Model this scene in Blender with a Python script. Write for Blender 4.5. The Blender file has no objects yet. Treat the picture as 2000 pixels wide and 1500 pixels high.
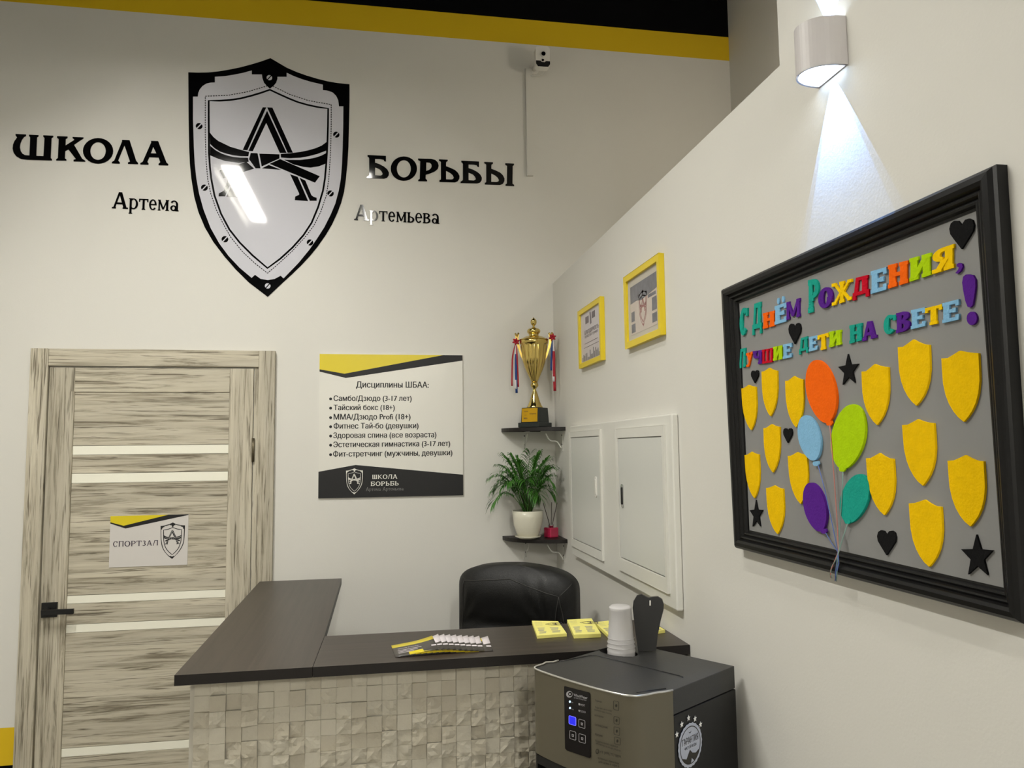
import bpy, math, random
from mathutils import Vector, Matrix, noise
from mathutils.geometry import tessellate_polygon, delaunay_2d_cdt
S = bpy.context.scene
COL = S.collection
V = Vector
PI = math.pi
rnd = random.Random(7)

# ------------------------------------------------------------------ camera
F_PX = 1479.143
CAM = V((-0.79786, -3.41226, 1.66367))
RT = V((0.985045820780899, -0.17192151614392123, -0.011301471092756091))
UP = V((-0.0035008351024043063, -0.08555327544515758, 0.9963274467835314))
FW = V((0.1722570030961608, 0.9813886229967108, 0.08487576530994478))
cd = bpy.data.cameras.new('camera')
cd.sensor_width = 36.0
cd.lens = F_PX / 2000 * 36
cd.clip_start = 0.05
cam = bpy.data.objects.new('camera', cd)
COL.objects.link(cam)
m3 = Matrix((RT, UP, -FW)).transposed()
cam.matrix_world = Matrix.Translation(CAM) @ m3.to_4x4()
S.camera = cam
S.view_settings.view_transform = 'Standard'
S.view_settings.look = 'None'
S.view_settings.gamma = 1
S.view_settings.use_curve_mapping = False
S.view_settings.exposure = 0.22
w = bpy.data.worlds.new('world'); S.world = w; w.use_nodes = True
w.node_tree.nodes['Background'].inputs[0].default_value = (0.9, 0.88, 0.82, 1)
w.node_tree.nodes['Background'].inputs[1].default_value = 0.02

def area_light(name, loc, sx, sy, power, color, rot=(0, 0, 0)):
    l = bpy.data.lights.new(name, 'AREA'); l.shape = 'RECTANGLE'; l.size = sx; l.size_y = sy
    l.energy = power; l.color = color
    o = bpy.data.objects.new(name, l); COL.objects.link(o); o.location = loc; o.rotation_euler = rot
    return o
WARM = (1.0, 0.975, 0.905)
# front pair of ceiling fixtures, then a rear pair added for fill: position (x, y, z), power
LAMPS = [(-1.70, -1.87, 3.45, 44), (-0.88, -1.87, 3.45, 9), (-1.9, -6.0, 3.45, 7), (-0.6, -6.0, 3.45, 82)]
for (x, y, z, p) in LAMPS:
    area_light('tube_light', (x, y, z - 0.052), 0.05 if p < 10 else 0.10, 1.12, p, WARM)

# ------------------------------------------------------------------ helpers
def lin(c):
    return tuple(((v / 255) / 12.92 if v / 255 <= 0.04045 else ((v / 255 + 0.055) / 1.055) ** 2.4) for v in c)

def mat(name, rgb, rough=0.6, metal=0.0, var=0.0, vscale=8, bump=0.0, bscale=60, emit=None, es=0, spec=0.5,
        coat=0.0, trans=0.0, ior=1.45, sss=0.0):
    m = bpy.data.materials.new(name); m.use_nodes = True
    n = m.node_tree.nodes; L = m.node_tree.links; b = n['Principled BSDF']
    c = lin(rgb)
    b.inputs['Base Color'].default_value = (*c, 1)
    b.inputs['Roughness'].default_value = rough
    b.inputs['Metallic'].default_value = metal
    b.inputs['Specular IOR Level'].default_value = spec
    b.inputs['Coat Weight'].default_value = coat
    b.inputs['Coat Roughness'].default_value = 0.05
    b.inputs['Transmission Weight'].default_value = trans
    b.inputs['IOR'].default_value = ior
    if sss:
        b.inputs['Subsurface Weight'].default_value = sss
        b.inputs['Subsurface Radius'].default_value = (0.02, 0.02, 0.02)
        b.inputs['Subsurface Scale'].default_value = 0.5
    if emit:
        b.inputs['Emission Color'].default_value = (*lin(emit), 1)
        b.inputs['Emission Strength'].default_value = es
    if var or bump:
        tc = n.new('ShaderNodeTexCoord')
    if var:
        t = n.new('ShaderNodeTexNoise'); t.inputs['Scale'].default_value = vscale; t.inputs['Detail'].default_value = 4
        L.new(tc.outputs['Object'], t.inputs['Vector'])
        mx = n.new('ShaderNodeMix'); mx.data_type = 'RGBA'
        mx.inputs['A'].default_value = (*[max(0, v * (1 - var)) for v in c], 1)
        mx.inputs['B'].default_value = (*[min(1, v * (1 + var)) for v in c], 1)
        L.new(t.outputs['Fac'], mx.inputs['Factor']); L.new(mx.outputs['Result'], b.inputs['Base Color'])
    if bump:
        t2 = n.new('ShaderNodeTexNoise'); t2.inputs['Scale'].default_value = bscale; t2.inputs['Detail'].default_value = 5
        L.new(tc.outputs['Object'], t2.inputs['Vector'])
        bp = n.new('ShaderNodeBump'); bp.inputs['Strength'].default_value = bump; bp.inputs['Distance'].default_value = 0.003
        L.new(t2.outputs['Fac'], bp.inputs['Height']); L.new(bp.outputs['Normal'], b.inputs['Normal'])
    return m

def wood(name, scale, stops, rough=0.6, bump=0.15, fine=1.0):
    """streaky grain, stretched along the axis whose scale is small"""
    m = bpy.data.materials.new(name); m.use_nodes = True
    n = m.node_tree.nodes; L = m.node_tree.links; b = n['Principled BSDF']
    tc = n.new('ShaderNodeTexCoord'); mp = n.new('ShaderNodeMapping'); mp.inputs['Scale'].default_value = scale
    L.new(tc.outputs['Object'], mp.inputs['Vector'])
    t = n.new('ShaderNodeTexNoise'); t.inputs['Scale'].default_value = 1; t.inputs['Detail'].default_value = 8
    t.inputs['Roughness'].default_value = 0.68; t.inputs['Distortion'].default_value = 0.6
    L.new(mp.outputs['Vector'], t.inputs['Vector'])
    r = n.new('ShaderNodeValToRGB'); e = r.color_ramp.elements
    while len(e) < len(stops): e.new(0.5)
    for k, (p, c) in enumerate(stops):
        e[k].position = p; e[k].color = (*lin(c), 1)
    L.new(t.outputs['Fac'], r.inputs['Fac'])
    # slow tone change over the board
    t2 = n.new('ShaderNodeTexNoise'); t2.inputs['Scale'].default_value = 0.22; t2.inputs['Detail'].default_value = 2
    L.new(mp.outputs['Vector'], t2.inputs['Vector'])
    mr = n.new('ShaderNodeMapRange'); mr.inputs['From Min'].default_value = .3; mr.inputs['From Max'].default_value = .7
    mr.inputs['To Min'].default_value = .80; mr.inputs['To Max'].default_value = 1.08
    L.new(t2.outputs['Fac'], mr.inputs['Value'])
    mx = n.new('ShaderNodeMix'); mx.data_type = 'RGBA'; mx.blend_type = 'MULTIPLY'; mx.inputs['Factor'].default_value = fine
    L.new(r.outputs['Color'], mx.inputs['A']); L.new(mr.outputs['Result'], mx.inputs['B'])
    if fine == 1.0:    # crisp dark cracks along the grain
        mp3 = n.new('ShaderNodeMapping'); mp3.inputs['Scale'].default_value = [v * (2.2 if v > 10 else 1.3) for v in scale]; mp3.inputs['Location'].default_value = (3.1, 1.7, 5.3)
        L.new(tc.outputs['Object'], mp3.inputs['Vector'])
        t3 = n.new('ShaderNodeTexNoise'); t3.inputs['Scale'].default_value = 1; t3.inputs['Detail'].default_value = 3; t3.inputs['Distortion'].default_value = 1.2
        L.new(mp3.outputs['Vector'], t3.inputs['Vector'])
        r3_ = n.new('ShaderNodeValToRGB'); e3 = r3_.color_ramp.elements
        e3[0].position = .33; e3[0].color = (.34, .32, .29, 1); e3[1].position = .42; e3[1].color = (1, 1, 1, 1)
        L.new(t3.outputs['Fac'], r3_.inputs['Fac'])
        m4 = n.new('ShaderNodeMix'); m4.data_type = 'RGBA'; m4.blend_type = 'MULTIPLY'; m4.inputs['Factor'].default_value = 1
        L.new(mx.outputs['Result'], m4.inputs['A']); L.new(r3_.outputs['Color'], m4.inputs['B']); mx = m4
    L.new(mx.outputs['Result'], b.inputs['Base Color'])
    b.inputs['Roughness'].default_value = rough
    bp = n.new('ShaderNodeBump'); bp.inputs['Strength'].default_value = bump; bp.inputs['Distance'].default_value = 0.002
    L.new(t.outputs['Fac'], bp.inputs['Height']); L.new(bp.outputs['Normal'], b.inputs['Normal'])
    return m

M = {}
M['wall'] = mat('wall_paint', (222, 220, 213), 0.75, bump=0.08, bscale=180, var=0.02, vscale=2)
M['yellow_wall'] = mat('yellow_wall_paint', (222, 186, 20), 0.6)
M['black_wall'] = mat('black_paint', (10, 10, 12), 0.9, spec=0.1)
M['floor'] = mat('floor_tile', (120, 116, 108), 0.4, var=0.1)
pine = [(0.30, (112, 102, 84)), (0.40, (160, 152, 133)), (0.48, (194, 186, 166)), (0.62, (208, 201, 182)), (0.75, (186, 178, 158))]
M['wood_v'] = wood('bleached_pine_upright', (52, 52, 2.6), pine)
M['wood_h'] = wood('bleached_pine_level', (2.6, 52, 52), pine)
dk = [(0.3, (44, 37, 33)), (0.5, (56, 48, 43)), (0.7, (66, 57, 51))]
M['wenge_x'] = wood('dark_wenge_front', (1.5, 60, 60), dk, 0.36, 0.05, 0.5)
M['wenge_y'] = wood('dark_wenge_side', (60, 1.5, 60), dk, 0.36, 0.05, 0.5)
M['wenge_edge'] = mat('dark_edge_band', (24, 19, 17), 0.45)
M['strip'] = mat('frosted_glass_strip', (250, 248, 232), 0.25)
M['black_gloss'] = mat('black_gloss_vinyl', (9, 9, 10), 0.06)
M['vinyl_grey'] = mat('grey_gloss_vinyl', (212, 212, 220), 0.045)
M['black_matte'] = mat('black_matte', (14, 14, 15), 0.5)
M['print_black'] = mat('print_black', (22, 22, 24), 0.5)
M['print_grey'] = mat('print_grey', (150, 148, 146), 0.4)
M['print_white'] = mat('print_white', (232, 230, 222), 0.35)
M['print_yellow'] = mat('print_yellow', (222, 202, 34), 0.35)
M['print_ink'] = mat('print_ink', (52, 40, 58), 0.4)
M['sign_white'] = mat('sign_white', (228, 226, 218), 0.22)
M['sign_lilac'] = mat('sign_pale', (214, 210, 206), 0.3)
M['stone'] = mat('split_stone', (194, 188, 172), 0.85, var=0.06, vscale=25, bump=0.5, bscale=90)
M['stone2'] = mat('split_stone_warm', (184, 177, 160), 0.85, var=0.06, vscale=25, bump=0.5, bscale=90)
M['trim_grey'] = mat('grey_trim', (186, 181, 168), 0.6)
M['leather'] = mat('black_leather', (22, 22, 22), 0.5, bump=0.25, bscale=250)
M['thread'] = mat('seam_thread', (62, 60, 58), 0.6)
M['chrome'] = mat('chrome', (200, 200, 200), 0.15, metal=1)
M['gold'] = mat('polished_gold', (216, 192, 116), 0.13, metal=1)
M['gold_dark'] = mat('antique_gold', (200, 170, 90), 0.28, metal=1)
M['plaque'] = mat('gold_plaque', (206, 160, 20), 0.4, metal=0.3)
M['marble'] = mat('dark_plinth', (38, 44, 42), 0.3)
M['red_rib'] = mat('red_ribbon', (168, 28, 44), 0.5)
M['blue_rib'] = mat('blue_ribbon', (28, 66, 132), 0.5)
M['white_rib'] = mat('white_ribbon', (225, 222, 225), 0.5)
M['white_metal'] = mat('white_enamel', (224, 223, 216), 0.35)
M['white_plastic'] = mat('white_plastic', (232, 230, 224), 0.3)
M['door_white'] = mat('white_cabinet_door', (214, 215, 210), 0.32)
M['pot'] = mat('white_ceramic', (226, 222, 204), 0.2, bump=0.1, bscale=20)
M['soil'] = mat('soil', (40, 30, 22), 0.9, bump=0.6, bscale=100)
M['leaf'] = mat('palm_leaf', (60, 112, 36), 0.45, var=0.35, vscale=30)
M['stem'] = mat('palm_stem', (52, 70, 30), 0.5)
M['pink'] = mat('pink_glass', (196, 44, 84), 0.12, coat=0.5)
M['reed'] = mat('dark_reed', (60, 50, 44), 0.7)
M['felt_bg'] = mat('grey_board', (138, 138, 137), 0.7, var=0.03, vscale=3)
FELT = dict(teal=(30, 158, 140), orange=(250, 104, 14), blue=(134, 186, 222), purple=(88, 36, 140), yellow=(248, 202, 4),
            red=(196, 14, 40), lime=(176, 212, 12), gold=(240, 194, 2), black=(22, 22, 23))
for k, c in FELT.items():
    M['felt_' + k] = mat('felt_' + k, c, 0.95, var=0.10, vscale=70, bump=0.35, bscale=260, spec=0.15)
M['frame_black'] = mat('black_frame_lacquer', (12, 12, 13), 0.4, spec=0.35)
M['frame_yellow'] = mat('yellow_frame', (232, 206, 36), 0.35)
M['mat_board'] = mat('passepartout', (196, 190, 178), 0.6)
M['cert_paper'] = mat('certificate_paper', (206, 200, 204), 0.3, var=0.06, vscale=30)
M['cert_dark'] = mat('certificate_picture', (110, 110, 118), 0.3, var=0.5, vscale=40)
M['cert_ink'] = mat('certificate_ink', (96, 84, 96), 0.3)
M['cert_red'] = mat('certificate_red', (158, 100, 98), 0.3)
M['cert_pale'] = mat('certificate_pale', (204, 192, 182), 0.3, var=0.06, vscale=30)
M['note_yellow'] = mat('note_paper', (240, 232, 132), 0.7)
M['cool_top'] = mat('cooler_lid_plastic', (50, 50, 49), 0.42, bump=0.1, bscale=400)
M['cool_black'] = mat('cooler_side_plastic', (22, 22, 22), 0.42)
M['cool_front'] = mat('cooler_brushed_front', (112, 107, 92), 0.33, metal=0.55)
M['cool_trim'] = mat('cooler_trim', (205, 203, 196), 0.2, metal=0.6)
M['screen'] = mat('control_glass', (16, 12, 14), 0.15)
M['cool_ink'] = mat('cooler_print', (44, 41, 34), 0.4)
M['icon'] = mat('panel_icon', (150, 148, 150), 0.4)
M['led'] = mat('lit_led', (190, 220, 255), 0.4, emit=(170, 215, 255), es=1.4)
M['led_blue'] = mat('lit_key', (30, 30, 190), 0.4, emit=(40, 44, 235), es=0.55)
M['led_edge'] = mat('lit_key_edge', (110, 110, 240), 0.4, emit=(120, 120, 255), es=0.7)
M['seal'] = mat('seal_silver', (176, 180, 190), 0.4)
M['cup'] = mat('cup_plastic', (216, 214, 214), 0.28, trans=0.25, sss=0.2)
M['hinge'] = mat('hinge_metal', (120, 112, 92), 0.35, metal=0.8)
M['lens'] = mat('lens', (6, 6, 8), 0.05)
M['lamp_white'] = mat('lamp_body', (206, 202, 202), 0.4)
M['lamp_glow'] = mat('lamp_diffuser', (255, 255, 255), 0.4, emit=(225, 240, 255), es=4)
M['globe'] = mat('globe_glass', (255, 250, 240), 0.4, emit=(255, 244, 225), es=66)
M['tube_glow'] = mat('tube_glow', (255, 255, 255), 0.4, emit=(255, 246, 226), es=7)
M['string_r'] = mat('string_coral', (190, 120, 110), 0.8)
M['string_b'] = mat('string_blue', (90, 110, 170), 0.8)
M['string_g'] = mat('string_green', (120, 150, 140), 0.8)
M['flyer_white'] = mat('flyer_white', (226, 218, 222), 0.5)
M['flyer_dark'] = mat('flyer_dark', (74, 70, 66), 0.4, var=0.3, vscale=60)

class MB:
    def __init__(s): s.v = []; s.f = []; s.mi = []; s.cur = 0
    def add(s, vs, fs):
        n = len(s.v); s.v += [V(p) for p in vs]; s.f += [tuple(i + n for i in f) for f in fs]; s.mi += [s.cur] * len(fs)
        return s
    def box(s, a, b):
        (x0, y0, z0), (x1, y1, z1) = a, b
        return s.add([(x0, y0, z0), (x1, y0, z0), (x1, y1, z0), (x0, y1, z0), (x0, y0, z1), (x1, y0, z1), (x1, y1, z1), (x0, y1, z1)],
                     [(0, 3, 2, 1), (4, 5, 6, 7), (0, 1, 5, 4), (1, 2, 6, 5), (2, 3, 7, 6), (3, 0, 4, 7)])
    def obox(s, c, ex, ey, ez):
        """oriented box: centre and three half vectors"""
        c, ex, ey, ez = V(c), V(ex), V(ey), V(ez)
        return s.add([c + a * ex + b * ey + d * ez for d in (-1, 1) for (a, b) in ((-1, -1), (1, -1), (1, 1), (-1, 1))],
                     [(0, 3, 2, 1), (4, 5, 6, 7), (0, 1, 5, 4), (1, 2, 6, 5), (2, 3, 7, 6), (3, 0, 4, 7)])
    def poly(s, outer, n, depth, holes=()):
        """prism over a planar outline of world points, raised along n"""
        n = V(n).normalized(); loops = [[V(p) for p in l] for l in ([outer] + list(holes))]
        flat = [p for l in loops for p in l]; N = len(flat)
        tr = tessellate_polygon(loops); fs = []
        for t in tr:
            a, b, c = (flat[i] for i in t)
            if (b - a).cross(c - a).dot(n) < 0: t = (t[2], t[1], t[0])
            fs.append(tuple(t))
        vs = [p + n * depth for p in flat]
        if depth > 0:
            vs += flat; k = 0
            for l in loops:
                m = len(l)
                for i in range(m):
                    j = (i + 1) % m; fs.append((k + i, k + j, N + k + j, N + k + i))
                k += m
        return s.add(vs, fs)
    def tube(s, pts, r, seg=8, caps=True):
        pts = [V(p) for p in pts]; rings = []; base = len(s.v)
        prev = None
        for i, p in enumerate(pts):
            d = (pts[min(i + 1, len(pts) - 1)] - pts[max(i - 1, 0)]).normalized()
            if prev is None:
                a = d.cross(V((0, 0, 1)));
                if a.length < 1e-3: a = d.cross(V((1, 0, 0)))
            else: a = prev - d * prev.dot(d)
            a.normalize(); prev = a; b = d.cross(a)
            rr = r[i] if isinstance(r, (list, tuple)) else r
            rings.append([p + (a * math.cos(2 * PI * k / seg) + b * math.sin(2 * PI * k / seg)) * rr for k in range(seg)])
        vs = [q for l in rings for q in l]; fs = []
        for i in range(len(pts) - 1):
            for k in range(seg):
                fs.append((i * seg + k, i * seg + (k + 1) % seg, (i + 1) * seg + (k + 1) % seg, (i + 1) * seg + k))
        if caps: fs += [tuple(range(seg))[::-1], tuple(range((len(pts) - 1) * seg, len(pts) * seg))]
        return s.add(vs, fs)
    def lathe(s, c, prof, seg=32, flute=None, cap=True):
        c = V(c); vs = []; fs = []
        for i, (r, z) in enumerate(prof):
            for k in range(seg):
                a = 2 * PI * k / seg; rr = r
                if flute and flute[0] <= i <= flute[1]: rr = r * (1 + flute[3] * (abs(math.sin(a * flute[2] / 2)) - .5))
                vs.append(c + V((rr * math.cos(a), rr * math.sin(a), z)))
        for i in range(len(prof) - 1):
            for k in range(seg):
                fs.append((i * seg + k, i * seg + (k + 1) % seg, (i + 1) * seg + (k + 1) % seg, (i + 1) * seg + k))
        if cap: fs += [tuple(range(seg))[::-1], tuple(range((len(prof) - 1) * seg, len(prof) * seg))]
        return s.add(vs, fs)

def empty(name, loc, label, cat, group=None, kind=None):
    o = bpy.data.objects.new(name, None); COL.objects.link(o); o.location = loc; o.empty_display_size = 0.05
    tag(o, label, cat, group, kind); return o
def tag(o, label=None, cat=None, group=None, kind=None):
    if label: o['label'] = label
    if cat: o['category'] = cat
    if group: o['group'] = group
    if kind: o['kind'] = kind
    return o
def wloc(o):
    p = V((0, 0, 0))
    while o is not None: p += o.location; o = o.parent
    return p
def obj(name, mb, m, parent=None, smooth=False, origin=None, bevel=0, label=None, bseg=2, kind=None):
    """link an MB (world coordinates) as one mesh object"""
    o0 = V(origin) if origin is not None else (wloc(parent) if parent else V((0, 0, 0)))
    me = bpy.data.meshes.new(name)
    me.from_pydata([p - o0 for p in mb.v], [], mb.f)
    for mm in (m if isinstance(m, (list, tuple)) else [m]): me.materials.append(mm)
    if isinstance(m, (list, tuple)): me.polygons.foreach_set('material_index', mb.mi)
    if smooth: me.polygons.foreach_set('use_smooth', [True] * len(me.polygons))
    me.update()
    o = bpy.data.objects.new(name, me); COL.objects.link(o)
    o.location = o0 - (wloc(parent) if parent else V((0, 0, 0)))
    if parent: o.parent = parent
    if bevel:
        md = o.modifiers.new('bevel', 'BEVEL'); md.width = bevel; md.segments = bseg; md.limit_method = 'ANGLE'
        md.harden_normals = False
    if label: o['label'] = label
    if kind: o['kind'] = kind
    return o

# sight lines of the photograph meet the real planes of the room
def ray(px, py): return RT * ((px - 1000) / F_PX) - UP * ((py - 750) / F_PX) + FW
def onp(px, py, p0, n):
    d = ray(px, py); t = (V(p0) - CAM).dot(V(n)) / d.dot(V(n)); return CAM + d * t
def back(px, py, off=0.0): return onp(px, py, (0, -off, 0), (0, 1, 0))
def right(px, py, off=0.0): return onp(px, py, (-off, 0, 0), (1, 0, 0))
def level(px, py, z): return onp(px, py, (0, 0, z), (0, 0, 1))
NB = V((0, -1, 0)); NR = V((-1, 0, 0))

# ------------------------------------------------------------------ lettering
_fc = bpy.data.curves.new('type', 'FONT'); _fc.resolution_u = 3; _fo = bpy.data.objects.new('type', _fc)
COL.objects.link(_fo)
def bez(p0, p1, p2, p3, n):
    return [p0 * (1 - t) ** 3 + p1 * 3 * t * (1 - t) ** 2 + p2 * 3 * t * t * (1 - t) + p3 * t ** 3 for t in [k / n for k in range(n)]]
_gc = {}
def type_shape(body):
    """triangles of a line of sans lettering; outlines filled by winding number"""
    if body in _gc: return _gc[body]
    _fc.body = body
    bpy.context.view_layer.update()
    cu = _fo.to_curve(bpy.context.evaluated_depsgraph_get()); loops = []
    for sp in cu.splines:
        if sp.type == 'BEZIER':
            b = sp.bezier_points; n = len(b); pts = []
            for k in range(n):
                A, B = b[k], b[(k + 1) % n]; straight = (A.handle_right - A.co).length < 1e-5 and (B.handle_left - B.co).length < 1e-5
                cr = abs((A.handle_right - A.co).cross(B.co - A.co).z) + abs((B.handle_left - A.co).cross(B.co - A.co).z)
                pts += [A.co.copy()] if straight or cr < 1e-6 else bez(A.co.copy(), A.handle_right.copy(), B.handle_left.copy(), B.co.copy(), 4)
        else: pts = [V(p.co[:3]) for p in sp.points]
        if len(pts) > 2: loops.append([V((p.x, p.y)) for p in pts])
    _fo.to_curve_clear()
    vs = [p for l in loops for p in l]; ed = []; k = 0
    for l in loops:
        m = len(l); ed += [(k + i, k + (i + 1) % m) for i in range(m)]; k += m
    ov, oe, of, a_, b_, c_ = delaunay_2d_cdt(vs, ed, [], 0, 1e-6)
    bb = [(min(p.x for p in l), max(p.x for p in l), l) for l in loops]
    tri = []
    for f in of:
        c = sum((ov[i] for i in f), V((0, 0))) / len(f); wn = 0
        for (x0, x1, l) in bb:
            if c.x < x0 or c.x > x1: continue
            m = len(l)
            for i in range(m):
                p, q = l[i], l[(i + 1) % m]
                if (p.y <= c.y) != (q.y <= c.y):
                    t = (q.x - p.x) * (c.y - p.y) - (c.x - p.x) * (q.y - p.y)
                    if p.y <= c.y and t > 0: wn += 1
                    if q.y <= c.y and t < 0: wn -= 1
        if wn: tri.append(tuple(f))
    _gc[body] = ([V((p.x, p.y, 0)) for p in ov], tri); return _gc[body]
def type_mb(body, P0, P1, n, depth=0.0004, bold=0.0, mb=None, hscale=1.0, shear=0.0):
    """a line of sans lettering from P0 to P1 (baseline), facing n"""
    mb = mb or MB(); P0, P1 = V(P0), V(P1); n = V(n).normalized()
    vs, fs = type_shape(body)
    x0 = min(v.x for v in vs); x1 = max(v.x for v in vs)
    ex = (P1 - P0); L = ex.length; ex.normalize(); ey = n.cross(ex).normalized(); s = L / (x1 - x0)
    for k, dx in enumerate((0, 1, -1) if bold else (0,)):
        mb.add([P0 + ex * ((v.x - x0) * s + dx * bold * s * .95) + ey * v.y * s * hscale + n * (depth + .00004 * k) for v in vs], fs)
    return mb

def arcpts(cx, cy, rx, ry, a0, a1, n=12):
    return [(cx + rx * math.cos(math.radians(a0 + (a1 - a0) * i / n)), cy + ry * math.sin(math.radians(a0 + (a1 - a0) * i / n))) for i in range(n + 1)]
class Pen:
    """serif letters from strokes in a unit-high cell"""
    def __init__(s, t, n, sl, k): s.t = t; s.n = n; s.s = sl; s.k = k; s.p = []
    def bar(s, x0, x1, y, h=None): h = h or s.n; s.p.append([(x0, y - h / 2), (x1, y - h / 2), (x1, y + h / 2), (x0, y + h / 2)])
    def serif(s, x, y, w, up): 
        h = s.k; hw = w / 2 + s.s
        if s.s > 0: s.p.append([(x - hw, y), (x + hw, y), (x + hw, y + h * up), (x - hw, y + h * up)])
    def diag(s, x0, y0, x1, y1, w, s0=0, s1=0):
        s.p.append([(x0 - w / 2, y0), (x0 + w / 2, y0), (x1 + w / 2, y1), (x1 - w / 2, y1)])
        if s0: s.serif(x0, y0, w, 1)
        if s1: s.serif(x1, y1, w, -1)
    def stem(s, x, y0=0, y1=1, b=1, t=1, w=None): s.diag(x, y0, x, y1, w or s.t, b, t)
    def arc(s, cx, cy, rx, ry, a0, a1, wx, wy, n=14):
        o = arcpts(cx, cy, rx, ry, a0, a1, n); i = arcpts(cx, cy, rx - wx, ry - wy, a0, a1, n)
        for k in range(n): s.p.append([o[k], o[k + 1], i[k + 1], i[k]])
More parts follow.
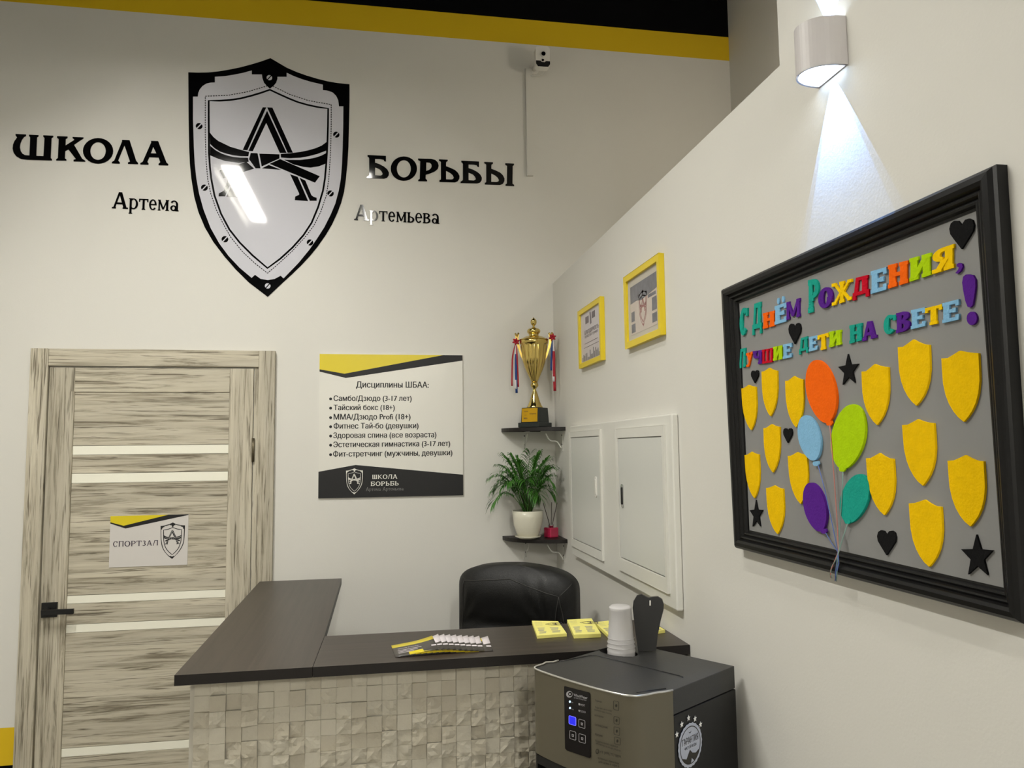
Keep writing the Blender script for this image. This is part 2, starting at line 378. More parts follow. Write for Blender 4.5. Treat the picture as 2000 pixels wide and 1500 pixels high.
def glyph(ch, t, n, sl, k):
    g = Pen(t, n, sl, k); e = t / 2 + sl; W = .7
    low = ch in 'ртемаьв'
    c = ch.upper()
    if c == 'А' and not low: W = .62 + 2 * sl + t; m = W / 2; g.diag(sl + n / 2, 0, m - t * .2, 1, n * 1.15, 1, 0); g.diag(W - e, 0, m, 1, t, 1, 0); g.bar(W * .25, W * .75, .32)
    elif ch == 'а': W = .62 + t; g.arc(W * .42, .27, W * .36, .27, 0, 360, t * .9, n, 18); g.stem(W - e, 0, .62, 1, 0); g.arc(W * .48, .62, W - e + t / 2 - W * .48, .36, 0, 150, t, n)
    elif c == 'Б': W = .58 + t; g.stem(e, b=0, t=0); g.bar(e - t / 2 - sl, W - .04, 1 - n / 2); g.bar(W - .04 - n, W - .04, .86, .22); g.bar(e - t / 2 - sl, W * .55, n / 2); g.bar(e, W * .55, .6 - n / 2); g.arc(W * .5, .3, W * .5, .3, -90, 90, t, n)
    elif c == 'В': W = .56 + t; g.stem(e, b=0, t=0); g.bar(e - t / 2 - sl, W * .5, 1 - n / 2); g.bar(e - t / 2 - sl, W * .5, n / 2); g.bar(e, W * .5, .53); g.arc(W * .48, .76, W * .44, .24, -90, 90, t, n); g.arc(W * .5, .28, W * .5, .28, -90, 90, t, n)
    elif c == 'Д': W = .7 + t; g.diag(.16, .1, .3, 1, n * 1.2, 0, 0); g.stem(W - .12 - t / 2, .1, 1, 0, 0); g.bar(.2, W - .12 + sl, 1 - n / 2); g.bar(0, W, .1 + n / 2); g.bar(0, n * 1.1, .04, .28); g.bar(W - n * 1.1, W, .04, .28)
    elif c in 'ЕЁ' and not low:
        W = .52 + t; g.stem(e, b=0, t=0); g.bar(e - t / 2 - sl, W, 1 - n / 2); g.bar(e - t / 2 - sl, W, n / 2); g.bar(e, W - .14, .52); g.bar(W - n, W, .86, .28); g.bar(W - n, W, .14, .28); g.bar(W - .14 - n, W - .14, .52, .22)
    elif ch == 'е': W = .68; g.arc(W / 2, .5, W / 2, .5, 0, 320, t * .9, n, 18); g.bar(W * .12, W * .97, .52)
    elif c == 'Ж': W = 1.02; g.stem(W / 2); [g.diag(W / 2 + sgn * (W / 2 - e * .8), y, W / 2 + sgn * .06, .5, t * .8, int(y == 0), 0) for sgn in (-1, 1) for y in (0, 1)]; g.serif(e * .8, 1, t * .8, -1); g.serif(W - e * .8, 1, t * .8, -1)
    elif c == 'З': W = .56; g.arc(W * .45, .75, W * .42, .25, -90, 150, t, n); g.arc(W * .45, .27, W * .5, .27, -150, 90, t, n)
    elif c == 'И': W = .66 + t; g.stem(e); g.stem(W - e); g.diag(e, .08, W - e, .92, n * 1.5)
    elif c == 'К': W = .68 + t; g.stem(e); g.diag(e + .06, .38, W - e - .02, 1, n * 1.3, 0, 1); g.diag(W - e + .02, 0, e + t * .9, .58, t, 1, 0)
    elif c == 'Л': W = .66 + t; g.diag(sl + n / 2, 0, .3, 1, n * 1.2, 1, 0); g.stem(W - e, t=0); g.bar(.26, W - e + t / 2 + sl * .5, 1 - n / 2)
    elif c == 'М': W = .84 + t; g.stem(e, w=n * 1.3); g.stem(W - e); g.diag(W / 2, .12, e, 1, t * .9); g.diag(W / 2, .12, W - e, 1, n * 1.1)
    elif c == 'Н': W = .62 + t; g.stem(e); g.stem(W - e); g.bar(e, W - e, .52)
    elif c == 'О': W = .9; g.arc(W / 2, .5, W / 2, .52, 0, 360, t * 1.05, n, 28)
    elif c == 'П': W = .64 + t; g.stem(e, t=0); g.stem(W - e, t=0); g.bar(e - t / 2 - sl, W - sl * 0, 1 - n / 2)
    elif ch == 'р': W = .62 + t; g.stem(e, -.42, 1, 1, 1); g.arc(W * .5, .5, W * .5, .5, -140, 140, t, n, 16)
    elif c == 'Р': W = .56 + t; g.stem(e, t=0); g.bar(e - t / 2 - sl, W * .5, 1 - n / 2); g.bar(e, W * .5, .42); g.arc(W * .48, .71, W * .52, .29, -90, 90, t, n)
    elif c == 'С': W = .72; g.arc(W / 2, .5, W / 2, .52, 45, 318, t, n, 20); g.bar(W * .82, W * .82 + n, .82, .3)
    elif c == 'Т': W = .64 + t; g.stem(W / 2, t=0); g.bar(0, W, 1 - n / 2); g.bar(0, n, .86, .28); g.bar(W - n, W, .86, .28)
    elif c == 'У': W = .66 + t; g.diag(W * .3, 0, W - e, 1, n * 1.2, 0, 1); g.diag(W * .5, .42, e, 1, t, 0, 1); g.bar(.04, W * .36, n / 2, n)
    elif c == 'Ч': W = .62 + t; g.stem(W - e); g.stem(e, .62, 1, 0, 1); g.arc(e + .2, .64, .2 + t / 2, .22, 180, 270, t, n); g.bar(e + .2, W - e, .42 + n / 2)
    elif c == 'Ш': W = .98; [g.stem(x, b=0) for x in (e, W / 2, W - e)]; g.bar(e - t / 2, W - e + t / 2, n / 2)
    elif c in 'ЬЫ': W = .52 + t; g.stem(e, b=0, t=1); g.bar(e - t / 2 - sl, W * .5, n / 2); g.bar(e, W * .5, .56); g.arc(W * .48, .29, W * .5, .29, -90, 90, t, n)
    elif c == 'Я': W = .56 + t; g.stem(W - e, t=0); g.bar(W * .5, W - e + t / 2 + sl, 1 - n / 2); g.bar(W * .5, W - e, .42); g.arc(W * .52, .71, W * .5, .29, 90, 270, t, n); g.diag(e, 0, W * .6, .45, t * .9, 1, 0)
    elif c == ',': W = .3; g.p.append([(0.02, -.1), (.16, -.02), (.3, .28), (.28, .5), (.1, .5), (.06, .3), (.12, .18)])
    elif c == ' ': W = .35
    return W, g.p
def serif_mb(body, P0, P1, n, style, depth=.0004, h=None, mb=None, gap=.1, xh=.66):
    """one line of serif lettering between P0 and P1; h = capital height in metres (else natural)"""
    mb = mb or MB(); P0, P1 = V(P0), V(P1); n = V(n).normalized(); gl = []; x = 0
    for ch in body:
        sc = xh if ch in 'ртемаьв' else 1
        W, ps = glyph(ch, *style); gl.append((x, sc, ps)); x += W * sc + gap
    x -= gap; ex = P1 - P0; L = ex.length; ex.normalize(); ey = n.cross(ex).normalized(); sx = L / x; sy = h or sx
    for gx, sc, ps in gl:
        for k, p in enumerate(ps):
            q = [P0 + ex * (gx + a * sc) * sx + ey * b * sc * sy for a, b in p]
            mb.poly(q, n, depth + .00003 * k)
    return mb
STY = (.2, .1, .07, .07)

# ------------------------------------------------------------------ the room
def struct(name, mb, m, **k): o = obj(name, mb, m, **k); o['kind'] = 'structure'; return o
TZ = 2.432           # height where the low stretch of the right wall ends
YS = -2.052          # where the full-height stretch begins
XR = 0.930           # side wall seen over the ledge
ZT = 4.35
b0 = back(0, 5).z; ZB0 = back(1024, 86).z; ZB1 = back(800, 18).z; ZY1 = 0.582; ZY0 = 0.437
struct('wall_back', MB().box((-3.6, 0, ZY1), (XR, .1, ZB0)), M['wall'])
struct('trim_1', MB().box((-3.6, -.0, ZB0), (XR, .1, ZB1)), M['yellow_wall'])
struct('trim_2', MB().box((-3.6, -.0, ZB1), (XR, .1, ZT)), M['black_wall'])
struct('trim_3', MB().box((-3.6, 0, ZY0), (XR, .1, ZY1)), M['yellow_wall'])
struct('trim_4', MB().box((-3.6, 0, 0), (XR, .1, ZY0)), M['black_wall'])
struct('wall_right', MB().box((0, YS, 0), (XR, 0, TZ)).box((0, -6.6, 0), (XR, YS, ZT)), M['wall'])
struct('wall_side', MB().box((XR, -6.6, 0), (XR + .1, .1, ZT)), M['wall'])
struct('wall_left', MB().box((-3.7, -6.6, 0), (-3.6, .1, 3.6)), M['wall'])
struct('wall_front', MB().box((-3.7, -6.7, 0), (XR + .1, -6.6, 3.6)), M['wall'])
struct('floor', MB().box((-3.7, -6.7, -.1), (XR + .1, .1, 0)), M['floor'])
struct('ceiling', MB().box((-3.7, -6.7, ZT), (XR + .1, .1, ZT + .1)), M['black_wall'])

# ------------------------------------------------------------------ ceiling lamps (above the frame; front pair shows in the gloss of the shield, rear pair is added fill)

for i, (x, y, z, p) in enumerate(LAMPS):
    t = empty('ceiling_lamp', (x, y, z), 'white linear ceiling lamp above the frame, %s, %s' % ('left one' if i % 2 == 0 else 'right one', 'front pair' if i < 2 else 'rear pair added for fill light'), 'ceiling lamp', 'linear ceiling lamps')
    obj('housing', MB().box((x - .09, y - .6, z - .045), (x + .09, y + .6, z)), M['white_metal'], t, bevel=.004)
    if i < 2:  # added baffles, keep sideways light off the upper right wall
        for s in (-1, 1): obj('added_baffle', MB().box((x + s * .084 - .002, y - .6, z - .108), (x + s * .084 + .002, y + .6, z - .0455)), M['white_metal'], t)
    for s in (-1, 1):
        obj('suspension_rod', MB().tube([(x, y + s * .45, z), (x, y + s * .45, ZT)], .004, 6), M['chrome'], t)

# a globe lamp on the side wall above the ledge, hidden behind the low wall; its light slips over the edge and draws the slanting shadow in the corner
gl_ = V((.80, -1.0, TZ + .69))
t = empty('globe_wall_lamp', gl_ + V((.129, 0, 0)), 'white globe wall lamp on the side wall, hidden behind the low wall', 'lamp')
obj('wall_plate', MB().tube([gl_ + V((.129, 0, 0)), gl_ + V((.118, 0, 0))], .04, 24), M['white_metal'], t)
obj('arm', MB().tube([gl_ + V((.118, 0, 0)), gl_ + V((.045, 0, 0))], .01, 12), M['white_metal'], t, smooth=True)
obj('globe', MB().lathe(gl_, [(.045 * math.sin(PI * k / 16) + .0005, -.045 * math.cos(PI * k / 16)) for k in range(17)], 24), M['globe'], t, smooth=True)

# ------------------------------------------------------------------ shield emblem
K = lambda pts: [(340 + x / 3, 100 + y / 3) for x, y in pts]
E_OUT = K([(565, 42), (660, 98), (720, 124), (780, 145), (840, 163), (900, 178), (960, 188), (1028, 195), (1028, 300), (1026, 400), (1022, 560), (1016, 660),
           (1007, 750), (996, 826), (979, 890), (956, 950), (926, 1015), (888, 1079), (843, 1143), (797, 1200), (744, 1257), (691, 1308), (623, 1370), (549, 1440),
           (438, 1355), (363, 1281), (294, 1202), (230, 1118), (181, 1034), (143, 943), (119, 856), (102, 750), (93, 660), (89, 560), (86, 400), (84, 125), (140, 127), (200, 126), (260, 120), (320, 110), (385, 97), (450, 80), (510, 62)])
E_FIELD = K([(112, 268), (140, 268), (143, 245), (152, 225), (168, 206), (190, 192), (215, 186), (240, 185), (240, 152), (300, 148), (350, 140), (405, 129), (456, 115), (456, 138), (515, 138), (518, 160),
             (528, 188), (545, 206), (562, 222), (582, 206), (598, 188), (606, 165), (606, 152), (660, 152), (660, 128), (700, 147), (750, 166), (800, 181), (872, 198), (872, 230), (900, 233), (930, 244), (950, 264),
             (962, 290), (966, 325), (992, 325), (991, 440), (988, 560), (984, 660), (977, 750), (965, 818), (945, 894), (918, 958), (882, 1030), (840, 1096), (793, 1164), (731, 1240), (642, 1332), (625, 1316),
             (590, 1335), (550, 1342), (508, 1335), (475, 1311), (455, 1329), (385, 1270), (321, 1202), (266, 1128), (215, 1037), (173, 928), (147, 833), (132, 750), (122, 660), (117, 560), (112, 400)])
L_IN = K([(562, 228), (510, 246), (450, 264), (390, 279), (330, 288), (265, 292), (204, 292), (204, 400), (206, 600), (211, 680), (219, 750), (238, 848), (276, 954), (325, 1046), (385, 1122), (461, 1198),
          (548, 1272), (623, 1217), (695, 1151), (759, 1079), (806, 1007), (844, 916), (873, 818), (884, 750), (892, 660), (898, 560), (902, 440), (903, 338), (840, 329), (780, 316), (725, 300), (670, 278), (615, 253)])
L_DASH = K([(548, 205), (430, 240), (320, 260), (184, 266), (184, 380), (184, 500), (189, 650), (198, 750), (215, 833), (249, 932), (287, 1009), (332, 1090), (400, 1174), (476, 1245), (548, 1302), (616, 1243), (691, 1174), (767, 1092), (820, 1022), (858, 947), (892, 848), (907, 750), (914, 640), (918, 560), (921, 440), (921, 315), (790, 292), (680, 256), (575, 205)])
E_A = [K(q) for q in ([(520, 331), (541, 331), (430, 583), (403, 580)], [(545, 352), (558, 385), (462, 588), (436, 586)], [(546, 331), (577, 333), (697, 597), (666, 597)],
                      [(546, 352), (660, 598), (620, 598), (530, 400)],
                      [(680, 722), (725, 738), (786, 880), (708, 874), (710, 853), (733, 843), (733, 835)], [(735, 742), (770, 760), (805, 845), (820, 856), (836, 860), (836, 878), (796, 878)],
                      [(350, 728), (300, 852), (262, 852), (264, 834), (292, 820), (322, 742)], [(362, 728), (400, 722), (368, 832), (386, 858), (308, 854)])]
E_BELT = [K(q) for q in ([(210, 478), (232, 505), (260, 528), (330, 562), (385, 578), (440, 593), (436, 618), (390, 617), (350, 612), (310, 603), (270, 590), (238, 570), (212, 545)],
                         [(212, 556), (245, 583), (280, 602), (315, 614), (350, 622), (390, 626), (434, 626), (438, 650), (380, 656), (300, 645), (255, 630), (212, 612)],
                         [(895, 533), (865, 555), (830, 570), (785, 583), (740, 592), (680, 600), (625, 604), (627, 625), (680, 629), (740, 626), (790, 617), (840, 604), (893, 584)],
                         [(893, 598), (865, 613), (830, 625), (790, 633), (740, 639), (645, 638), (700, 665), (760, 680), (800, 684), (850, 676), (890, 660)],
                         [(450, 598), (490, 600), (507, 688), (478, 688), (440, 635)], [(500, 602), (618, 606), (618, 630), (514, 677)], [(515, 688), (555, 668), (628, 697)],
                         [(560, 662), (622, 634), (854, 734), (826, 772)], [(268, 700), (425, 650), (470, 690), (288, 745)])]
E_SCREW = K([(148, 441), (951, 491), (179, 801), (917, 835), (299, 1103), (797, 1122)])
E_SCREW_W = K([(559, 157), (549, 1376)])
SH0 = back(368, 142).x; SHW = back(682, 164).x - SH0; SHC = SH0 + SHW / 2; SHZ = back(523, 580).z
def norm(pts):  # emblem outlines as fractions of the shield width, origin at the lower tip
    r = []
    for p in pts:
        q = back(*p); r.append(((q.x - SHC) / SHW, (q.z - SHZ) / SHW))
    return r
def ribbon(pts, wd, closed=True):
    """thin outline strip following a 2-D loop"""
    n = len(pts); o = []; i = []
    for k in range(n):
        a = V(pts[k - 1]) if (closed or k) else V(pts[k]); b = V(pts[(k + 1) % n]) if (closed or k < n - 1) else V(pts[k])
        d = (b - a).normalized(); nn = V((-d.y, d.x)); p = V(pts[k])
        o.append(tuple(p + nn * wd / 2)); i.append(tuple(p - nn * wd / 2))
    return [[o[k], o[(k + 1) % n], i[(k + 1) % n], i[k]] for k in range(n if closed else n - 1)]
def dashes(pts, on, off, wd):
    out = []; pos = 0; n = len(pts)
    for k in range(n):
        a = V(pts[k]); b = V(pts[(k + 1) % n]); L = (b - a).length; d = (b - a) / L; nn = V((-d.y, d.x)) * wd / 2; t = -pos
        while t < L:
            s0 = max(t, 0); s1 = min(t + on, L)
            if s1 > s0: out.append([tuple(a + d * s0 + nn), tuple(a + d * s1 + nn), tuple(a + d * s1 - nn), tuple(a + d * s0 - nn)])
            t += on + off
        pos = L - (t - (on + off))
    return out
def circ(c, r, n=16): return [(c[0] + r * math.cos(2 * PI * k / n), c[1] + r * math.sin(2 * PI * k / n)) for k in range(n)]
def slot(c, r, wd, ang=50):
    a = math.radians(ang); d = V((math.cos(a), math.sin(a))); n2 = V((-d.y, d.x)); p = V(c)
    return [tuple(p + d * r + n2 * wd), tuple(p - d * r + n2 * wd), tuple(p - d * r - n2 * wd), tuple(p + d * r - n2 * wd)]
def emblem(O, width, ex, n, parent, dark, light, z=0.0006, full=False, line=None):
    """O = lower tip of the shield, ex = rightwards; full builds every element as a part"""
    O = V(O); ex = V(ex).normalized(); n = V(n).normalized(); ey = n.cross(ex).normalized()
    T = lambda pts, off=0: [O + ex * a * width + ey * b * width + n * off for a, b in pts]
    def layer(name, polys, m, off, dep):
        mb = MB()
        for p in polys: mb.poly(T(p, off), n, dep)
        return obj(name, mb, m, parent)
    out, fld = norm(E_OUT), norm(E_FIELD)
    if not full:
        A = MB(); A.poly(T(out), n, z * .5, [T(fld)])
        for p in E_A + E_BELT: A.poly(T(norm(p)), n, z * .5)
        for p in ribbon(norm(L_IN), .03 if not line else line): A.poly(T(p), n, z * .5)
        obj('emblem', A, dark, parent)
        return
    layer('shield_backing', [out], dark, 0, .002)
    layer('shield_field', [fld], light, .002, .0008)
    layer('stitch_line', dashes(norm(L_DASH), .0105, .0055, .0050), dark, .0028, .0004)
    layer('inner_line', ribbon(norm(L_IN), .0115), dark, .0028, .0005)
    mb = MB()
    for p in E_A: mb.poly(T(norm(p), .0028), n, .0006)
    obj('letter', mb, dark, parent)
    mb = MB()
    for p in E_BELT: mb.poly(T(norm(p), .0028), n, .0006)
    obj('belt', mb, dark, parent)
    for c in norm(E_SCREW):
        s = layer('screw', [circ(c, .0205)], dark, .0028, .0006)
        mb = MB().poly(T(slot(c, .021, .0032), .0034), n, .0003); obj('slot', mb, light, s)
    for c in norm(E_SCREW_W):
        s = layer('screw', [circ(c, .0175)], light, .002, .0006); s['label'] = 'pale screw head on the black corner'
        mb = MB().poly(T(slot(c, .018, .0032), .0026), n, .0003); obj('slot', mb, dark, s)
t = empty('shield_emblem', (SHC, -.001, SHZ), 'large glossy black and silver shield with a letter A wrapped in a belt', 'wall emblem')
emblem((SHC, -.0005, SHZ), SHW, (1, 0, 0), NB, t, M['black_gloss'], M['vinyl_grey'], full=True)

# big words traced letter by letter (outline, holes)
def c1(pts): return [back(x / 5.5556, 240 + y / 5.5556, .0005) for x, y in pts]
def c2(pts): return [back(680 + x / 5.5556, 280 + y / 5.5556, .0005) for x, y in pts]
def ring(cx, cy, rx, ry, n=28, tilt=0):
    c, s = math.cos(tilt), math.sin(tilt)
    return [(cx + rx * math.cos(2 * PI * k / n) * c - ry * math.sin(2 * PI * k / n) * s, cy + rx * math.cos(2 * PI * k / n) * s + ry * math.sin(2 * PI * k / n) * c) for k in range(n)]
BE = [(210, 128), (410, 138), (410, 200), (392, 195), (385, 180), (350, 172), (292, 170), (292, 212), (340, 228), (390, 255), (425, 285), (443, 320), (440, 350), (422, 375), (390, 385), (202, 380), (202, 364), (220, 355), (228, 345), (228, 165), (222, 152), (210, 145)]
BEh = [(292, 262), (340, 282), (362, 305), (374, 330), (368, 345), (350, 352), (292, 348)]
MZ = [(985, 175), (1080, 180), (1080, 194), (1066, 202), (1062, 215), (1062, 250), (1110, 268), (1160, 292), (1190, 320), (1208, 355), (1206, 385), (1190, 412), (1160, 425), (990, 420), (990, 402), (1004, 396), (1006, 385), (1006, 205), (998, 196), (985, 190)]
MZh = [(1062, 300), (1105, 322), (1132, 345), (1146, 372), (1138, 388), (1120, 394), (1062, 392)]
sh = lambda pts, dx, dy, f=1.0: [((x - 210) * f + 210 + dx, (y - 128) * f + 128 + dy) for x, y in pts]
WORD1 = [('Ш', [(172, 122), (285, 128), (285, 143), (262, 156), (240, 185), (224, 225), (218, 265), (226, 305), (246, 335), (275, 352), (322, 356), (330, 160), (318, 145), (318, 130), (420, 135), (420, 148), (404, 160), (396, 360), (474, 363), (486, 168), (472, 152), (472, 137), (580, 142), (580, 156), (562, 168), (552, 380), (566, 396), (566, 410), (300, 402), (230, 394), (180, 365), (150, 325), (140, 280), (145, 235), (160, 200), (188, 160), (172, 140)], []),
         ('К', [(622, 146), (735, 150), (735, 165), (715, 178), (713, 248), (808, 188), (805, 178), (790, 170), (790, 155), (908, 160), (908, 172), (870, 195), (806, 240), (895, 392), (928, 412), (926, 424), (800, 420), (800, 404), (826, 395), (745, 290), (710, 308), (706, 385), (722, 398), (722, 412), (612, 410), (612, 396), (630, 385), (640, 180), (622, 164)], []),
         ('О', ring(1066, 306, 164, 139), [ring(1066, 308, 84, 96, 24)]),
         ('Л', [(1326, 186), (1408, 190), (1480, 415), (1500, 436), (1498, 450), (1390, 447), (1390, 432), (1412, 422), (1352, 245), (1284, 410), (1302, 430), (1300, 445), (1216, 441), (1216, 428), (1242, 410), (1326, 205)], []),
         ('А', [(1640, 198), (1718, 200), (1808, 432), (1828, 450), (1826, 464), (1722, 461), (1722, 446), (1740, 430), (1722, 378), (1622, 374), (1600, 425), (1614, 442), (1612, 456), (1524, 453), (1524, 438), (1550, 425), (1642, 215)], [[(1664, 262), (1698, 334), (1638, 332)]])]
WORD2 = [('Б', BE, [BEh]), ('О', ring(604, 276, 143, 132), [ring(604, 278, 76, 94, 24)]),
         ('Р', [(758, 166), (900, 170), (945, 182), (972, 208), (982, 245), (972, 280), (940, 306), (890, 328), (842, 342), (840, 385), (856, 400), (856, 414), (760, 412), (760, 398), (776, 388), (782, 195), (758, 182)], [[(848, 208), (885, 212), (902, 228), (906, 250), (898, 272), (878, 290), (846, 302)]]),
         ('Ь', MZ, [MZh]), ('Б', sh(BE, 1017, 62, 0.96), [sh(BEh, 1017, 62, 0.96)]),
         ('Ы', [(x + 492 - (x - 985) * .02, y + 28) for x, y in MZ], [[(x + 490, y + 28) for x, y in MZh]])]
YI = [(1704, 218), (1798, 222), (1798, 238), (1784, 248), (1782, 440), (1800, 452), (1800, 466), (1706, 462), (1706, 448), (1722, 438), (1724, 245), (1704, 234)]
def word(letters, conv, label):
    p = conv([letters[0][1][0]])[0]
    t = empty('wall_lettering', (p.x, 0, p.z), label, 'lettering')
    for ch, o, h in letters:
        mb = MB().poly(conv(o), NB, .003, [conv(q) for q in h])
        if ch == 'Ы': mb.poly(conv(YI), NB, .003)
        obj('letter', mb, M['black_gloss'], t)
    return t
word(WORD1, c1, 'large black serif word ШКОЛА on the wall left of the shield')
word(WORD2, c2, 'large black serif word БОРЬБЫ on the wall right of the shield')
def word_small(body, P0, P1, h, label):
    t = empty('wall_lettering', P0, label, 'lettering'); P0, P1 = V(P0), V(P1)
    st = (.19, .10, .06, .08); gap = .05; xs = []; x = 0
    for ch in body:
        sc = .66 if ch in 'ртемаьв' else 1
        W, ps = glyph(ch, *st); xs.append((x, sc, ps)); x += W * sc + gap
    L = (P1 - P0).length / (x - gap); ex = (P1 - P0).normalized(); ey = NB.cross(ex)
    for gx, sc, ps in xs:
        mb = MB()
        for k, p in enumerate(ps): mb.poly([P0 + ex * (gx + a * sc) * L + ey * b * sc * h for a, b in p], NB, .003 + .00003 * k)
        obj('letter', mb, M['black_gloss'], t)
word_small('Артема', back(219, 407, .0005), back(349, 413, .0005), .072, 'small black serif word Артема on the wall left of the shield, under the first big word')
word_small('Артемьева', back(692, 430, .0005), back(858, 437.5, .0005), .072, 'longer small black serif word Артемьева on the wall right of the shield')

# ------------------------------------------------------------------ door
CX0, CX1, CZ = -2.214, -1.244, 2.098
d = empty('door_1', ((CX0 + CX1) / 2, 0, 0), 'bleached wood door with pale glass strips and a black handle', 'door', kind='structure')
def slab(name, x0, x1, z0, z1, y0, y1, m, par, **k): return obj(name, MB().box((x0, y0, z0), (x1, y1, z1)), m, par, **k)
cw = .068
slab('casing_board', CX0, CX0 + cw, 0, CZ, -.024, 0, M['wood_v'], d, bevel=.002)
slab('casing_board', CX1 - cw, CX1, 0, CZ, -.024, 0, M['wood_v'], d, bevel=.002)
slab('casing_board', CX0 + cw, CX1 - cw, CZ - .072, CZ, -.021, 0, M['wood_h'], d, bevel=.002)
lx0, lx1, lz = CX0 + cw + .004, CX1 - cw - .022, CZ - .078
slab('jamb', lx1 + .003, CX1 - cw, 0, lz + .006, -.010, 0, M['wood_v'], d, bevel=.001)
slab('stile', lx0, -2.045, 0.01, lz, -.014, -.0005, M['wood_v'], d, bevel=.0015)
slab('stile', -1.432, lx1, 0.01, lz, -.014, -.0005, M['wood_v'], d, bevel=.0015)
slab('stile_edge', -2.060, -2.045, 0.01, 1.92, -.0155, -.0141, M['wood_v'], d)
slab('rail', -2.045, -1.432, 1.918, lz, -.013, -.0005, M['wood_h'], d, bevel=.0015)
ss = [(1.658, 1.694), (1.542, 1.580), (1.056, 1.087), (.940, .972), (.456, .488), (.340, .372)]
z1 = 1.918
for (a, b_) in ss:
    slab('panel', -2.0445, -1.4325, b_ + .0015, z1 - .0015, -.009, -.0005, M['wood_h'], d, bevel=.001)
    slab('glass_strip', -2.0445, -1.4325, a, b_, -.0075, -.0005, M['strip'], d)
    z1 = a
slab('panel', -2.0445, -1.4325, .012, z1 - .0015, -.009, -.0005, M['wood_h'], d, bevel=.001)
h0 = obj('handle', MB().box((-2.134, -.024, 1.008), (-2.076, -.0141, 1.066)), M['black_matte'], d, bevel=.001)
hb = MB().box((-2.114, -.062, 1.028), (-2.098, -.0235, 1.046)); hb.box((-2.116, -.072, 1.026), (-1.998, -.060, 1.046))
obj('lever', hb, M['black_matte'], h0, bevel=.001)
obj('hinge', MB().tube([(lx1 + .004, -.018, 1.62), (lx1 + .004, -.018, 1.72)], .006, 10), M['hinge'], d, smooth=True)

# sign on the door
p = lambda x, y, o=0: onp(200 + x / 11.111, 990 + y / 11.111, (0, -.0105 - o, 0), (0, 1, 0))
sx0, sx1, sz0, sz1 = p(180, 200).x, p(1870, 200).x, p(1000, 1285).z, p(1000, 180).z
t = empty('door_sign', ((sx0 + sx1) / 2, -.009, sz0), 'small white door sign reading СПОРТЗАЛ with a shield', 'sign')
obj('panel', MB().box((sx0, -.0125, sz0), (sx1, -.0092, sz1)), M['sign_lilac'], t)
Wd = sx1 - sx0; Hd = sz1 - sz0
q = lambda u, v, o=0: V((sx0 + u * Wd, -.0126 - o, sz0 + v * Hd))
obj('yellow_stripe', MB().poly([q(0, 1), q(0, .88), q(.17, .805), q(.74, 1)], NB, .0002), M['print_yellow'], t)
obj('black_stripe', MB().poly([q(0, .88), q(0, .855), q(.195, .75), q(1, .985), q(1, 1), q(.74, 1), q(.17, .805)], NB, .0002), M['print_black'], t)
serif_mb_s = serif_mb('СПОРТЗАЛ', q(.045, .40), q(.615, .40), NB, (.15, .09, .03, .06), .0003, h=Hd * .105, gap=.14)
obj('lettering', serif_mb_s, M['print_ink'], t)
emblem(q(.80, .125), Wd * .315, (1, 0, 0), NB, t, M['print_black'], M['sign_white'], .0006)

# ------------------------------------------------------------------ disciplines poster
p = lambda x, y, o=0: back(600 + x / 4.6875, 670 + y / 4.6875, .0081 + o)
px0, px1, pz0, pz1 = p(108, 700).x, p(1425, 700).x, p(760, 1408).z, p(760, 106).z
t = empty('wall_poster', ((px0 + px1) / 2, 0, pz0), 'square white poster listing training disciplines with yellow and black bands', 'poster')
obj('panel', MB().box((px0, -.008, pz0), (px1, -.0004, pz1)), M['sign_white'], t)
PW = px1 - px0; PH = pz1 - pz0
q = lambda u, v, o=0: V((px0 + u * PW, -.0081 - o, pz0 + v * PH))
obj('yellow_stripe', MB().poly([q(0, 1), q(0, .892), q(.17, .862), q(.86, 1)], NB, .0003), M['print_yellow'], t)
obj('black_stripe', MB().poly([q(0, .892), q(0, .876), q(.18, .832), q(1, .962), q(1, 1), q(.86, 1), q(.17, .862)], NB, .0003), M['print_black'], t)
obj('footer', MB().poly([q(0, 0), q(1, 0), q(1, .145), q(.25, .225), q(0, .182)], NB, .0003), M['print_black'], t)
lines = [('Дисциплины ШБАА:', 448, 1112, 408, .014), ('Самбо/Дзюдо (3-17 лет)', 243, 955, 530, .014), ('Тайский бокс (18+)', 243, 800, 614, .014), ('ММА/Дзюдо Profi (18+)', 243, 945, 700, .014),
         ('Фитнес Тай-бо (девушки)', 243, 1018, 782, .014), ('Здоровая спина (все возраста)', 240, 1182, 866, .014), ('Эстетическая гимнастика (3-17 лет)', 240, 1308, 948, .014), ('Фит-стретчинг (мужчины, девушки)', 238, 1328, 1034, .014)]
for k, (s, a, b_, y, bo) in enumerate(lines):
    z = p((a + b_) / 2, y).z
    mb = type_mb(s, (p(a, y).x, -.0081, z), (p(b_, y).x, -.0081, z), NB, .0003, .025, hscale=1.12)
    if k: mb.poly([(v[0], -.0081, v[1]) for v in circ((p(214, y).x, z + .009), .0062)], NB, .0003)
    obj('text_line', mb, M['print_black'], t)
def foot(s, a, b_, y, m, st, h, gap=.12):
    z = p((a + b_) / 2, y).z
    obj('text_line', serif_mb(s, (p(a, y).x, -.0085, z), (p(b_, y).x, -.0085, z), NB, st, .0003, h=h, gap=gap), m, t)
foot('ШКОЛА', 595, 825, 1243, M['print_white'], (.17, .1, .05, .07), .0185)
foot('БОРЬБЫ', 582, 838, 1306, M['print_white'], (.17, .1, .05, .07), .0185)
z = p(700, 1352).z
obj('text_line', serif_mb('Артема Артемьева', (p(538, 1352).x, -.0085, z), (p(880, 1352).x, -.0085, z), NB, (.1, .06, .03, .05), .0003, h=.016, gap=.1), M['print_grey'], t)
